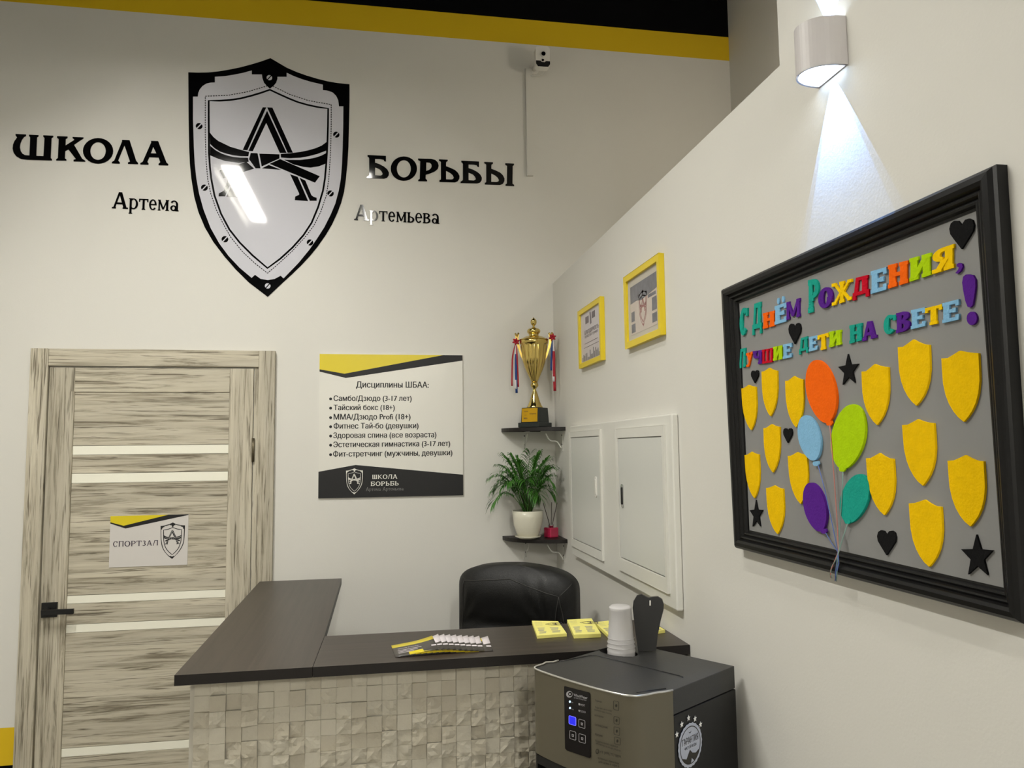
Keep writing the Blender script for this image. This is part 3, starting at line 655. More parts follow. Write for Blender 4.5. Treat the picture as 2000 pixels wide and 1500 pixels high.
e0 = p(431, 1385); emblem((e0.x, -.0085, e0.z), .072, (1, 0, 0), NB, t, M['print_white'], M['print_black'], .0006, line=.02)

# ------------------------------------------------------------------ security camera and cable duct
t = empty('cable_duct', (-.103, 0, 2.94), 'slim white cable duct running down the wall under the camera', 'cable duct')
obj('channel', MB().box((-.119, -.014, 2.943), (-.088, -.0005, 3.468)), M['wall'], t)
obj('cover', MB().box((-.1165, -.016, 2.945), (-.0905, -.0141, 3.466)), M['wall'], t)
t = empty('security_camera', (-.06, 0, 3.48), 'small white security camera with a black lower face, high on the wall', 'security camera')
cx_, cz_ = -.055, 3.478
def rrect(cx, cz, w_, h_, r, n=5):
    o = []
    for (sx, sz, a) in ((1, 1, 0), (-1, 1, 90), (-1, -1, 180), (1, -1, 270)):
        o += [(cx + sx * (w_ / 2 - r) + r * math.cos(math.radians(a + 90 * k / n)), cz + sz * (h_ / 2 - r) + r * math.sin(math.radians(a + 90 * k / n))) for k in range(n + 1)]
    return o
YC = -.112
T3 = lambda pts, y: [V((a, y, b_)) for a, b_ in pts]
obj('body', MB().poly(T3(rrect(cx_, cz_, .068, .102, .016), -.075), NB, .037), M['white_plastic'], t, bevel=.003)
obj('lower_face', MB().poly(T3([(cx_ - .033, cz_ - .022), (cx_ - .012, cz_ - .022), (cx_ - .006, cz_ - .028), (cx_ + .008, cz_ - .028), (cx_ + .014, cz_ - .022), (cx_ + .033, cz_ - .022), (cx_ + .033, cz_ - .036), (cx_ + .024, cz_ - .049), (cx_ - .024, cz_ - .049), (cx_ - .033, cz_ - .036)], YC), NB, .002), M['black_matte'], t)
ln = obj('lens_ring', MB().poly(T3(circ((cx_ + .002, cz_ + .012), .017, 24), YC), NB, .003), M['white_metal'], t)
obj('lens', MB().poly(T3(circ((cx_ + .002, cz_ + .012), .010, 24), YC - .003), NB, .002), M['lens'], ln)
obj('sensor', MB().poly(T3(circ((cx_ - .001, cz_ - .018), .0055), YC), NB, .003), M['lens'], t)
obj('bracket', MB().tube([(cx_ - .02, 0, cz_ - .01), (cx_ - .018, -.03, cz_ - .008), (cx_ - .008, -.06, cz_), (cx_ - .004, -.078, cz_)], .011, 12), M['white_plastic'], t, smooth=True)
obj('wall_plate', MB().poly(T3(circ((cx_ - .02, cz_ - .01), .024, 24), -.0005), NB, .006), M['white_plastic'], t)
obj('cable', MB().tube([(-.04, -.078, 3.43), (-.045, -.06, 3.418), (-.07, -.03, 3.424), (-.1, -.012, 3.432)], .002, 6), M['white_plastic'], t, smooth=True)

# ------------------------------------------------------------------ corner shelves
def shelf(z, label):
    t = empty('corner_shelf', (-.01, -.01, z), label, 'shelf', 'dark corner shelves')
    pts = [(-.0005, -.0005)] + [(-.0005 - .25 * math.sin(math.radians(a)), -.0005 - .203 * math.cos(math.radians(a))) for a in range(0, 91, 6)]
    obj('board', MB().poly([V((a, b_, z - .016)) for a, b_ in pts], (0, 0, 1), .016), M['wenge_edge'], t)
    for (o, dx) in ((V((-.145, 0, 0)), V((0, -1, 0))), (V((0, -.145, 0)), V((-1, 0, 0)))):
        b = MB(); side = V((0, 0, 1)).cross(dx); w2 = side * .007
        b.obox(o + dx * .0015 + V((0, 0, z - .016 - .045)), w2, dx * .001, V((0, 0, .045)))
        b.obox(o + dx * .05 + V((0, 0, z - .0175)), w2, dx * .048, V((0, 0, .001)))
        br = obj('bracket', b, M['white_metal'], t)
        pts2 = []
        for k in range(15):
            a = k / 14; pts2.append(o + dx * (.006 + .07 * a) + V((0, 0, z - .095 + .068 * a + .012 * math.sin(a * 2 * PI))))
        obj('scroll', MB().tube(pts2, .003, 6), M['white_metal'], br, smooth=True)
        for zz in (.035, .075): obj('screw', MB().tube([o + dx * .002 + V((0, 0, z - zz)), o + dx * .005 + V((0, 0, z - zz))], .003, 8), M['black_matte'], br)
ZS1, ZS2 = 1.755, 1.272
shelf(ZS1, 'upper dark corner shelf that carries the gold trophy')
shelf(ZS2, 'lower dark corner shelf that carries the potted palm')

# ------------------------------------------------------------------ trophy
tc = V((-.116, -.108, ZS1 + .0005))
t = empty('trophy_cup', tc, 'tall gold trophy cup with red and blue ribbons on a dark plinth', 'trophy')
ang = math.radians(-132.6); fn = V((math.cos(ang), math.sin(ang), 0)); fs_ = V((-fn.y, fn.x, 0)) * -1
sr = V((0, 0, 1)).cross(fn)      # right-hand side direction when looking at the plaque
obj('plinth', MB().obox(tc + V((0, 0, .011)), sr * .055, fn * .055, V((0, 0, .0105))), M['marble'], t, bevel=.002)
bb = MB(); b0_, b1_ = .046, .0425
bb.add([tc + sr * a * (b0_ if k == 0 else b1_) + fn * c * (b0_ if k == 0 else b1_) + V((0, 0, .0215 + k * .066)) for k in (0, 1) for (a, c) in ((-1, -1), (1, -1), (1, 1), (-1, 1))],
       [(0, 3, 2, 1), (4, 5, 6, 7), (0, 1, 5, 4), (1, 2, 6, 5), (2, 3, 7, 6), (3, 0, 4, 7)])
pb = obj('plinth_block', bb, M['marble'], t, bevel=.0015)
pn = (fn * 1.0 + V((0, 0, .053))).normalized(); pu = pn.cross(sr).normalized()
if pu.z < 0: pu = -pu
pc = tc + fn * .0450 + V((0, 0, .0545))
pq = obj('plaque', MB().obox(pc, sr * .040, pn * .0008, pu * .030), M['plaque'], t)
def pl(u, v): return pc + sr * u + pu * v + pn * .0009
mb = type_mb('Турнир', pl(-.030, .014), pl(-.008, .014), pn, .0002, .03); type_mb('I место', pl(-.026, -.001), pl(-.014, -.001), pn, .0002, .03, mb)
type_mb('2023', pl(-.030, -.018), pl(-.012, -.018), pn, .0002, .03, mb); type_mb('Победитель', pl(.000, .003), pl(.034, .003), pn, .0002, .03, mb)
obj('engraving', mb, M['print_ink'], pq)
u = .00225 / 6.25
def zc(y): return (1485 - y) * u + .0875
prof = [(100, 1485), (100, 1476), (86, 1455), (62, 1400), (46, 1340), (32, 1295), (20, 1268), (18, 1255), (32, 1232), (48, 1215), (50, 1200), (44, 1185), (36, 1165)]
obj('foot', MB().lathe(tc, [(r * u, zc(y)) for r, y in prof], 32), M['gold'], t, smooth=True)
prof = [(34, 1165), (46, 1140), (62, 1100), (84, 1050), (103, 1005), (118, 960), (130, 920), (133, 915), (141, 860), (150, 780), (158, 715), (160, 700), (172, 690), (176, 680), (178, 660), (176, 640)]
obj('bowl', MB().lathe(tc, [(r * u, zc(y)) for r, y in prof], 96, (0, 10, 16, .09)), M['gold'], t, smooth=True)
prof = [(180, 641), (180, 632), (165, 628), (150, 622), (128, 606), (105, 596), (72, 590), (58, 586), (60, 572), (66, 560), (80, 545), (84, 528), (80, 512), (66, 498), (40, 490), (22, 480), (14, 470), (12, 460), (22, 452), (34, 438), (39, 415), (37, 395), (28, 378), (12, 368), (9, 360), (4, 354)]
obj('lid', MB().lathe(tc, [(r * u, zc(y)) for r, y in prof], 40), M['gold'], t, smooth=True)
vd = (CAM - tc); vd.z = 0; vd.normalize(); hs = V((0, 0, 1)).cross(vd)   # rightwards in view
for s in (-1, 1):
    path = [(98, 985), (150, 850), (185, 740), (205, 660), (212, 600), (206, 570)]
    hd = MB(); hh = hs * s
    for k in range(len(path) - 1):
        (r0, y0), (r1, y1) = path[k], path[k + 1]
        a = tc + hh * r0 * u + V((0, 0, zc(y0))); b = tc + hh * r1 * u + V((0, 0, zc(y1))); mid = (a + b) / 2; dd = (b - a)
        wd_ = (8 + 3.5 * k) * u
        hd.obox(mid, dd * .53, vd.cross(dd).normalized() * wd_, vd * .0015)
    h_ = obj('handle', hd, M['gold_dark'], t)
    for k, (dx, dz) in enumerate(((-22, 18), (0, 4), (22, 20))):
        a = tc + hh * 210 * u + V((0, 0, zc(590))); b = a + hs * dx * u + V((0, 0, dz * u * 2.2))
        obj('prong', MB().tube([a, b], [.0032, .0045], 8), M['gold_dark'], h_, smooth=True)
def strip(pts, wdv, m, name, par):
    b = MB(); vs = []; fs = []
    for k, (q_, f_) in enumerate(pts): vs += [q_ - wdv * f_, q_ + wdv * f_]
    for k in range(len(pts) - 1): fs.append((2 * k, 2 * k + 1, 2 * k + 3, 2 * k + 2))
    b.add(vs, fs); o = obj(name, b, m, par, smooth=True); md = o.modifiers.new('thick', 'SOLIDIFY'); md.thickness = .0006; return o
def ribbons(anchor, specs):
    kn = None
    for (dx, y0, y1, wd_, m, ph) in specs:
        pts = []
        for k in range(13):
            a = k / 12; z_ = y0 + (y1 - y0) * a
            pts.append((anchor + hs * (dx * math.sin(min(1, a * 2.2) * PI / 2) + .0015 * math.sin(ph + a * 5)) + vd * (.002 * math.sin(ph * 2 + 6 * a)) + V((0, 0, z_)), .35 + .65 * min(1, a * 3)))
        strip(pts, hs * wd_, m, 'ribbon', t)
    b = MB()
    for k in range(6):
        a = 2 * PI * k / 6 + .3; dv = hs * math.cos(a) + V((0, 0, math.sin(a))); nv = vd * .002
        b.tube([anchor, anchor + dv * .009 + nv * 1.5, anchor + dv * .017 + nv], [.002, .0055, .002], 6)
    return b
aL = tc + hs * (-222 * u) + V((0, 0, zc(655))) + vd * .006
aR = tc + hs * (232 * u) + V((0, 0, zc(608))) + vd * .006
b = ribbons(aL, [(-.019, 0, -.200, .0035, M['red_rib'], 0), (-.004, 0, -.214, .0050, M['white_rib'], 1.2), (-.001, 0, -.232, .0052, M['blue_rib'], 2), (.006, 0, -.205, .0036, M['red_rib'], 3)])
obj('bow', b, M['red_rib'], t, smooth=True)
b = ribbons(aR, [(-.006, 0, -.150, .0040, M['blue_rib'], 0), (.003, 0, -.20, .0050, M['white_rib'], 1), (.006, 0, -.242, .0062, M['red_rib'], 2)])
obj('bow', b, M['red_rib'], t, smooth=True)

# ------------------------------------------------------------------ potted palm
pc = V((-.158, -.128, ZS2 + .0005))
t = empty('potted_palm', pc, 'small green palm in a white round pot on a saucer', 'potted plant')
obj('saucer', MB().lathe(pc, [(.030, 0), (.040, .001), (.055, .008), (.058, .013), (.054, .012), (.040, .005), (.03, .004)], 40), M['pot'], t, smooth=True)
pp = [(.036, .005), (.042, .007), (.053, .030), (.062, .060), (.066, .090), (.0672, .120), (.0645, .1205), (.0635, .105), (.060, .104)]
obj('pot', MB().lathe(pc, pp, 48), M['pot'], t, smooth=True)
obj('soil', MB().lathe(pc, [(.063, .1045), (.03, .112), (.002, .114)], 24), M['soil'], t, smooth=True)
def frond(base, tip, up, n, ll, droop):
    """arching rachis with paired leaflets"""
    b = MB(); base, tip = V(base), V(tip)
    R = []
    for k in range(15):
        a = k / 14; R.append(base.lerp(tip, a) + V((0, 0, up * math.sin(a * PI * .78) - droop * a * a)))
    b.tube(R, [.0018 * (1 - .6 * k / 14) for k in range(15)], 5)
    for i in range(n):
        a = .36 + .64 * i / (n - 1); k = min(13, int(a * 14)); fr = a * 14 - k
        q_ = R[k].lerp(R[k + 1], fr); dd = (R[k + 1] - R[k]).normalized(); sd = dd.cross(V((0, 0, 1))).normalized()
        for s in (-1, 1):
            L = ll * (.55 + .75 * math.sin(PI * min(1, (a - .25) * 1.15))) * rnd.uniform(.85, 1.1)
            dv = (sd * s * (.95 - .55 * (a - .4)) + dd * (.42 + .55 * a) + V((0, 0, rnd.uniform(.0, .22)))).normalized()
            wv = dv.cross(V((0, 0, 1))).normalized() * .0030
            m1 = q_ + dv * L * .45; m2 = q_ + dv * L * .8 - V((0, 0, L * .14)); e_ = q_ + dv * L - V((0, 0, L * .45))
            b.add([q_ - wv * .3, q_ + wv * .3, m1 - wv, m1 + wv, m2 - wv * .75, m2 + wv * .75, e_], [(0, 1, 3, 2), (2, 3, 5, 4), (4, 5, 6)])
    return b
frs = []
for k in range(26):
    a0 = k * 2.399; ring_ = (k / 25) ** .8
    rr_ = .045 + .085 * ring_ ** .6; hz_ = .225 * (1 - ring_ ** 1.5) + .045 + rnd.uniform(-.02, .02)
    x_ = rr_ * math.cos(a0) * 1.2; y_ = rr_ * math.sin(a0) * .75
    x_ = min(x_, .105)
    frs.append(((x_ - .006, y_ - .012, hz_), .05 + .10 * ring_, .058, .06, 15))
frs += [((-.045, -.02, .240), .02, .045, .03, 12), ((-.115, -.05, .10), .13, .055, .05, 14), ((-.12, -.03, .14), .08, .05, .05, 13), ((.095, -.03, .155), .08, .05, .05, 13)]
for (tp, up, ll, dr, n) in frs:
    a0 = rnd.uniform(0, 6.28); bs = pc + V((.016 * math.cos(a0), .016 * math.sin(a0), .11))
    obj('frond', frond(bs, pc + V((0, 0, .11)) + V(tp), up * .55, n, ll, dr * .5), M['leaf'], t)
for k in range(8):
    a0 = k * .8; bs = pc + V((.014 * math.cos(a0), .014 * math.sin(a0), .108))
    obj('stalk', MB().tube([bs, bs + V((.006 * math.cos(a0), .006 * math.sin(a0), .05)), bs + V((.02 * math.cos(a0), .02 * math.sin(a0), .09))], [.0045, .0035, .002], 7), M['stem'], t, smooth=True)

# ------------------------------------------------------------------ reed diffuser
dc = V((-.050, -.108, ZS2 + .0005)); dz = -.0
t = empty('reed_diffuser', dc, 'pink glass reed diffuser with dark sticks beside the palm', 'reed diffuser')
ca, sa = math.cos(.5), math.sin(.5)
obj('jar', MB().obox(dc + V((0, 0, .0215)), V((ca, sa, 0)) * .0235, V((-sa, ca, 0)) * .0235, V((0, 0, .0215))), M['pink'], t, bevel=.004)
obj('neck', MB().lathe(dc + V((0, 0, .043)), [(.010, 0), (.010, .006), (.012, .007), (.012, .012), (.008, .012)], 20), M['chrome'], t, smooth=True)
for (dx, dy, L) in ((-.034, .0, .115), (.002, -.012, .118), (.030, .002, .115)):
    obj('reed', MB().tube([dc + V((-dx * .1, -dy * .1, .02)), dc + V((dx, dy, L + .035))], .0016, 6), M['reed'], t)

# ------------------------------------------------------------------ electrical cabinet on the right wall
TC = .020
cy0, cy1 = -.345, right(1311, 808, TC).y
czt = 1.7515; czb = 1.2505
czt = right(1311, 808, TC).z; czb = right(1318, 1192, TC).z
cy0 = right(1112.7, 829.5, TC).y
t = empty('wall_cabinet', (0, (cy0 + cy1) / 2, czb), 'white double-door utility cabinet set on the right wall', 'cabinet')
obj('surround', MB().box((-TC, cy1, czb), (-.0005, cy0, czt)), M['white_metal'], t, bevel=.004)
def cab_door(pts, inner, handle, hm):
    ys = [right(*q_, TC).y for q_ in pts]; zs = [right(*q_, TC).z for q_ in pts]
    y0 = (ys[0] + ys[3]) / 2; y1 = (ys[1] + ys[2]) / 2; za = (zs[0] + zs[1]) / 2; zb = (zs[2] + zs[3]) / 2
    fr = MB(); P = [V((-TC, y0, zb)), V((-TC, y1, zb)), V((-TC, y1, za)), V((-TC, y0, za))]
    i0, i1, ia, ib = y0 - inner[0], y1 + inner[1], za - inner[2], zb + inner[3]
    Q = [V((-TC, i0, ib)), V((-TC, i1, ib)), V((-TC, i1, ia)), V((-TC, i0, ia))]
    fr.poly(P, NR, .007, [Q])
    f_ = obj('door_frame', fr, M['white_metal'], t, bevel=.0015)
    g = .003
    obj('gasket', MB().box((-TC - .0008, i1, ib), (-TC - .0002, i0, ia)), M['print_grey'], t)
    dd = obj('door', MB().box((-TC - .006, i1 + g, ib + g), (-TC - .001, i0 - g, ia - g)), M['door_white'], t, bevel=.001)
    hy, hz = handle
    hy = i1 + hy * (i0 - i1); hz = ib + hz * (ia - ib)
    hm_ = MB().poly([V((-TC - .0061, a, b_)) for a, b_ in rrect(hy, hz, .022, .075, .010)], NR, .003)
    hd = obj('handle', hm_, M['white_plastic'] if not hm else M['chrome'], dd)
    obj('grip', MB().poly([V((-TC - .0092, a, b_)) for a, b_ in rrect(hy, hz, .011, .055, .005)], NR, .002), M['black_matte'] if hm else M['white_metal'], hd)
C7 = lambda x, y: (1100 + x / 1.9737, 480 + y / 1.9737)
cab_door([C7(28, 717), C7(149, 710), C7(158, 1214), C7(36, 1155)], (.026, .016, .022, .030), (.12, .55), 0)
cab_door([C7(207, 708), C7(393, 690), C7(415, 1345), C7(222, 1245)], (.020, .018, .030, .040), (.90, .52), 1)

# ------------------------------------------------------------------ framed certificates
def wall_frame(pts, fw, off, label, content):
    P = [right(*q_, off) for q_ in pts]      # TL TR BR BL, outer edge of the front
    y0 = (P[0].y + P[3].y) / 2; y1 = (P[1].y + P[2].y) / 2; za = (P[0].z + P[1].z) / 2; zb = (P[2].z + P[3].z) / 2
    t = empty('picture_frame', (0, (y0 + y1) / 2, zb), label, 'picture frame', 'yellow picture frames')
    R4 = lambda o, x: [V((x, y0 - o, zb + o)), V((x, y1 + o, zb + o)), V((x, y1 + o, za - o)), V((x, y0 - o, za - o))]
    obj('frame', MB().poly(R4(0, -.0005), NR, off, [R4(fw, -.0005)]), M['frame_yellow'], t, bevel=.0015)
    W_ = y0 - y1 - 2 * fw; H_ = za - zb - 2 * fw
    q_ = lambda u_, v_, o=0: V((-.009 - o, y0 - fw - u_ * W_, zb + fw + v_ * H_))
    obj('backing', MB().box((-.009, y1 + fw, zb + fw), (-.001, y0 - fw, za - fw)), M['mat_board'], t)
    content(t, q_, W_, H_)
def cert_a(t, q, W_, H_):
    R = lambda a, b_, c, d_, o=.0004: [q(a, b_, o), q(c, b_, o), q(c, d_, o), q(a, d_, o)]
    obj('certificate', MB().poly(R(0, 0, 1, 1, .0002), NR, .0004), M['cert_paper'], t)
    mb = MB(); [mb.poly(R(a, b_, c, d_, .0008), NR, .0002) for (a, b_, c, d_) in ((.25, .76, .42, .90), (.58, .80, .74, .93), (.2, .36, .85, .37), (.15, .28, .9, .29), (.3, .62, .8, .625))]
    mb.poly([q(.5, .70, .0008), q(.56, .72, .0008), q(.53, .95, .0008), q(.47, .95, .0008)], NR, .0002)
    type_mb('БЛАГОДАРНОСТЬ', q(.2, .55, .0008), q(.9, .55, .0008), NR, .0002, .02, mb)
    type_mb('за участие в турнире', q(.2, .48, .0008), q(.85, .48, .0008), NR, .0002, .0, mb)
    obj('printing', mb, M['cert_ink'], t)
    mb = MB(); r2 = random.Random(3)
    for k in range(16): a = .06 + .055 * k; hgt = r2.uniform(.04, .2); mb.poly(R(a, 0.02, a + .035, .03 + hgt, .0008), NR, .0002)
    obj('skyline', mb, M['cert_dark'], t)
def cert_b(t, q, W_, H_):
    R = lambda a, b_, c, d_, o=.0004: [q(a, b_, o), q(c, b_, o), q(c, d_, o), q(a, d_, o)]
    obj('certificate', MB().poly(R(.09, .09, .93, .88, .0002), NR, .0004), M['cert_pale'], t)
    mb = MB().poly([q(.09, .60, .0008), q(.30, .61, .0008), q(.45, .58, .0008), q(.62, .60, .0008), q(.93, .64, .0008), q(.93, .88, .0008), q(.09, .88, .0008)], NR, .0002)
    for (a, b_, c, d_) in ((.11, .12, .24, .26), (.11, .30, .22, .46), (.78, .14, .92, .28), (.78, .32, .92, .52), (.66, .55, .9, .6)): mb.poly(R(a, b_, c, d_, .0008), NR, .0002)
    obj('picture', mb, M['cert_dark'], t)
    emblem(q(.5, .15, .0008), W_ * .26, q(1, 0) - q(0, 0), NR, t, M['cert_red'], M['cert_pale'], .0004, line=.05)
f1 = lambda x, y: (1110 + x / 8.3375, 560 + y / 8.3333)
f2 = lambda x, y: (1200 + x / 6.818, 480 + y / 6.818)
wall_frame([f1(150, 425), f1(515, 142), f1(540, 1185), f1(178, 1340)], .019, .016, 'small yellow frame with a certificate, nearer the room corner', cert_a)
wall_frame([f2(118, 415), f2(600, 100), f2(610, 1200), f2(148, 1365)], .020, .016, 'larger yellow frame with a dark photo certificate, nearer the black board', cert_b)

# ------------------------------------------------------------------ birthday board
OFB = .025
o4 = [right(1415, 565.5, .012), right(1952, 321, .012), right(2009, 1219, .012), right(1442, 1070, .012)]
i4 = [right(1440.6, 592.6, .012), right(1903, 411, .012), right(1959, 1149, .012), right(1460.5, 1035.5, .012)]
bc = (o4[2] + o4[3]) / 2
t = empty('birthday_board', (0, bc.y, bc.z), 'black-framed grey birthday board with felt letters, balloons and yellow shields', 'notice board')
prof = [(0, .0), (0, .016), (.05, .020), (.16, .0245), (.34, .026), (.46, .023), (.52, .0175), (.60, .0195), (.66, .0185), (.72, .0135), (.80, .0155), (.87, .0145), (.92, .009), (1, .0085), (1, .003)]
for k in range(4):
    a, b_, c, d_ = o4[k], o4[(k + 1) % 4], i4[(k + 1) % 4], i4[k]
    vs = []; fs = []
    for (s, h_) in prof:
        for (A, B) in ((a, d_), (b_, c)):
            q_ = A.lerp(B, s); vs.append(V((-.0005 - h_, q_.y, q_.z)))
    for j in range(len(prof) - 1): fs.append((2 * j, 2 * j + 1, 2 * j + 3, 2 * j + 2))
    obj('frame_moulding', MB().add(vs, fs), M['frame_black'], t)
gb = [V((-.001, q_.y, q_.z)) for q_ in i4]
obj('panel', MB().poly(gb, NR, .007), M['felt_bg'], t)
BO = .0081
bp = lambda x, y, o=0: right(x, y, BO + o)
k8 = lambda x, y: (1400 + x / 3.3333, 300 + y / 3.3333)
kc = lambda x, y: (1410 + x / 4.4133, 400 + y / 4.4118)
kb = lambda x, y: (1400 + x / 2.7267, 700 + y / 2.7273)
FS = (.30, .17, .05, .17)
def felt_letter(ch, color, kf, x0, t0, b0, x1, t1, b1, name='felt_letter'):
    TL, BL, TR, BR = (bp(*kf(x0, t0)), bp(*kf(x0, b0)), bp(*kf(x1, t1)), bp(*kf(x1, b1)))
    W, ps = glyph(ch, *((.17, .14, .04, .15) if ch in 'ШЖМ' else FS)); mb = MB()
    for k, pg in enumerate(ps):
        q_ = [(BL.lerp(BR, a / W)).lerp(TL.lerp(TR, a / W), v) for a, v in pg]
        mb.poly(q_, NR, .003 + .00006 * k)
    if ch == 'Ё':
        for s in (.3, .7):
            c = BL.lerp(BR, s).lerp(TL.lerp(TR, s), 1.22)
            mb.poly([c + V((0, math.cos(a * PI / 6) * .0042, math.sin(a * PI / 6) * .0065)) for a in range(12)], NR, .003)
    o = obj(name, mb, M['felt_' + color], t, label='%s felt letter %s' % (dict(blue='light blue').get(color, color), ch))
L1 = [('С', 'teal', 158, 1015, 1190, 207, 1000, 1170), ('Д', 'teal', 240, 982, 1165, 300, 962, 1150), ('Н', 'orange', 308, 1040, 1142, 385, 1022, 1122), ('Ё', 'blue', 385, 995, 1115, 462, 968, 1092),
      ('М', 'purple', 460, 970, 1085, 550, 940, 1060), ('Р', 'teal', 603, 825, 1040, 675, 808, 1022), ('О', 'purple', 672, 885, 1015, 765, 862, 990), ('Ж', 'yellow', 760, 848, 992, 888, 815, 950),
      ('Д', 'red', 895, 815, 945, 1000, 788, 915), ('Е', 'blue', 1012, 768, 915, 1115, 738, 885), ('Н', 'orange', 1125, 728, 880, 1255, 695, 840), ('И', 'lime', 1265, 685, 835, 1405, 645, 790), ('Я', 'yellow', 1415, 635, 787, 1555, 588, 742)]
for (ch, c, *r) in L1: felt_letter(ch, c, k8, *r)
obj('felt_comma', MB().poly([bp(*k8(x, y)) for x, y in ((1590, 712), (1608, 718), (1612, 738), (1600, 765), (1580, 782), (1565, 778), (1582, 758), (1588, 742), (1575, 735), (1574, 720))], NR, .003), M['felt_purple'], t)
L2 = [('Л', 'teal', 158, 1245, 1412, 216, 1232, 1395), ('У', 'orange', 220, 1280, 1400, 278, 1262, 1385), ('Ч', 'purple', 278, 1262, 1378, 356, 1250, 1368), ('Ш', 'red', 356, 1250, 1370, 450, 1232, 1355), ('И', 'lime', 452, 1225, 1345, 532, 1210, 1330), ('Е', 'blue', 537, 1205, 1330, 614, 1190, 1312)]
for (ch, c, *r) in L2: felt_letter(ch, c, kc, *r)
L3 = [('Д', 'teal', 545, 1205, 1300, 603, 1188, 1285), ('Е', 'blue', 608, 1195, 1290, 665, 1182, 1275), ('Т', 'yellow', 665, 1185, 1285, 738, 1165, 1268), ('И', 'lime', 740, 1160, 1262, 818, 1146, 1242), ('Н', 'teal', 873, 1120, 1238, 955, 1102, 1215),
      ('А', 'purple', 958, 1098, 1222, 1050, 1085, 1198), ('С', 'teal', 1098, 1058, 1182, 1175, 1045, 1165), ('В', 'purple', 1178, 1040, 1170, 1270, 1018, 1148), ('Е', 'blue', 1275, 1020, 1145, 1368, 1000, 1122), ('Т', 'yellow', 1365, 1008, 1125, 1478, 980, 1100), ('Е', 'blue', 1480, 975, 1105, 1588, 948, 1080)]
for (ch, c, *r) in L3: felt_letter(ch, c, k8, *r)
ex_ = [(1652, 786), (1680, 792), (1695, 820), (1696, 870), (1688, 930), (1678, 985), (1664, 1002), (1645, 998), (1630, 960), (1616, 890), (1609, 840), (1616, 802), (1632, 788)]
o = obj('felt_exclamation_mark', MB().poly([bp(*k8(*q_)) for q_ in ex_], NR, .003).poly([bp(*k8(*q_)) for q_ in ring(1672, 1073, 33, 44, 20)], NR, .003), M['felt_purple'], t, label='large purple felt exclamation mark')
SHAPE_H = [(0, -1), (.55, -.35), (.92, .12), (1, .5), (.88, .85), (.6, 1), (.28, .95), (0, .62), (-.28, .95), (-.6, 1), (-.88, .85), (-1, .5), (-.92, .12), (-.55, -.35)]
def heart(kf, cx, cy, rx, ry, tilt=0):
    obj('felt_heart', MB().poly([bp(*kf(cx + a * rx, cy - b_ * ry - a * rx * tilt)) for a, b_ in SHAPE_H], NR, .003), M['felt_black'], t)
heart(k8, 1605, 526, 80, 96, .15); heart(k8, 515, 1173, 40, 68, .1); heart(kb, 208, 98, 20, 34, .1); heart(kb, 384, 411, 24, 39, .0); heart(kb, 912, 982, 50, 66, -.05)
def star(kf, cx, cy, rx, ry, tilt=0, rot=0):
    pts = []
    for k in range(10):
        r = 1 if k % 2 == 0 else .42; a = PI / 2 + k * PI / 5 + rot; pts.append(bp(*kf(cx + r * math.cos(a) * rx, cy - r * math.sin(a) * ry - r * math.cos(a) * rx * tilt)))
    obj('felt_star', MB().poly(pts, NR, .003), M['felt_black'], t)
star(kb, 708, 64, 56, 88, .08, .05); star(kb, 216, 832, 36, 78, -.1, .05); star(kb, 1396, 1056, 88, 118, -.1, .05)
SH = [(138, 215, 160, 152, 190, 382, 141), (246, 329, 70, 66, 293, 308, 50), (372, 468, 120, 112, 430, 368, 94), (256, 342, 372, 365, 306, 608, 350), (155, 231, 515, 512, 208, 745, 497), (386, 488, 520, 515, 455, 775, 499), (270, 361, 690, 695, 331, 936, 676),
      (780, 923, 70, 47, 863, 355, 30), (974, 1142, -60, -72, 1073, 252, -101), (1207, 1405, 0, -27, 1327, 338, -41), (997, 1167, 355, 345, 1108, 678, 324), (804, 950, 532, 535, 902, 835, 504), (1240, 1432, 545, 548, 1362, 895, 515), (1033, 1205, 772, 790, 1142, 1110, 752)]
for (xl, xr, yl, yr, xb, yb, ya) in SH:
    xa = (xl + xr) / 2 - .01 * (xr - xl); h_ = yb - (yl + yr) / 2
    pts = [(xl, yl), (xl + (xa - xl) * .35, yl - 2), (xl + (xa - xl) * .7, ya + (yl - ya) * .45), (xa, ya), (xa + (xr - xa) * .3, ya + (yr - ya) * .5), (xa + (xr - xa) * .65, yr - 3), (xr, yr)]
    w_ = xr - xl
    for (f_, g) in ((.2, 0.0), (.4, .008), (.58, .06), (.72, .14), (.84, .25), (.93, .37)):
        pts.append((xr + (xb - (xl + xr) / 2) * f_ * .9 - g * w_, yr + (yb - yr) * f_))
    pts.append((xb, yb))
    for (f_, g) in ((.93, .37), (.84, .25), (.72, .14), (.58, .06), (.4, .008), (.2, 0.0)):
        pts.append((xl + (xb - (xl + xr) / 2) * f_ * .9 + g * w_, yl + (yb - yl) * f_))
    obj('felt_shield', MB().poly([bp(*kb(*q_)) for q_ in pts], NR, .0035), M['felt_gold'], t)
balloons = []
def balloon(color, cx, cy, rx, ry, kx, ky, tilt):
    pts = []; n = 32
    dx, dy = kx - cx, ky - cy
    for k in range(n):
        a = 2 * PI * k / n; x = rx * math.cos(a) ; y = ry * math.sin(a)
        if y > 0: x *= 1 - .16 * (y / ry) ** 2
        pts.append((cx + x + dx * y / ry * .72, cy + y - x * tilt))
    b_ = obj('felt_balloon', MB().poly([bp(*kb(*q_), .0) for q_ in pts], NR, .005), M['felt_' + color], t, label='%s felt balloon' % dict(blue='light blue').get(color, color))
    kp = [(kx - 14, ky - 10), (kx + 14, ky - 14), (kx + 18, ky + 2), (kx + 8, ky + 14), (kx - 10, ky + 12), (kx - 16, ky + 2)]
    obj('knot', MB().poly([bp(*kb(*q_), .003) for q_ in kp], NR, .003), M['felt_' + color], b_)
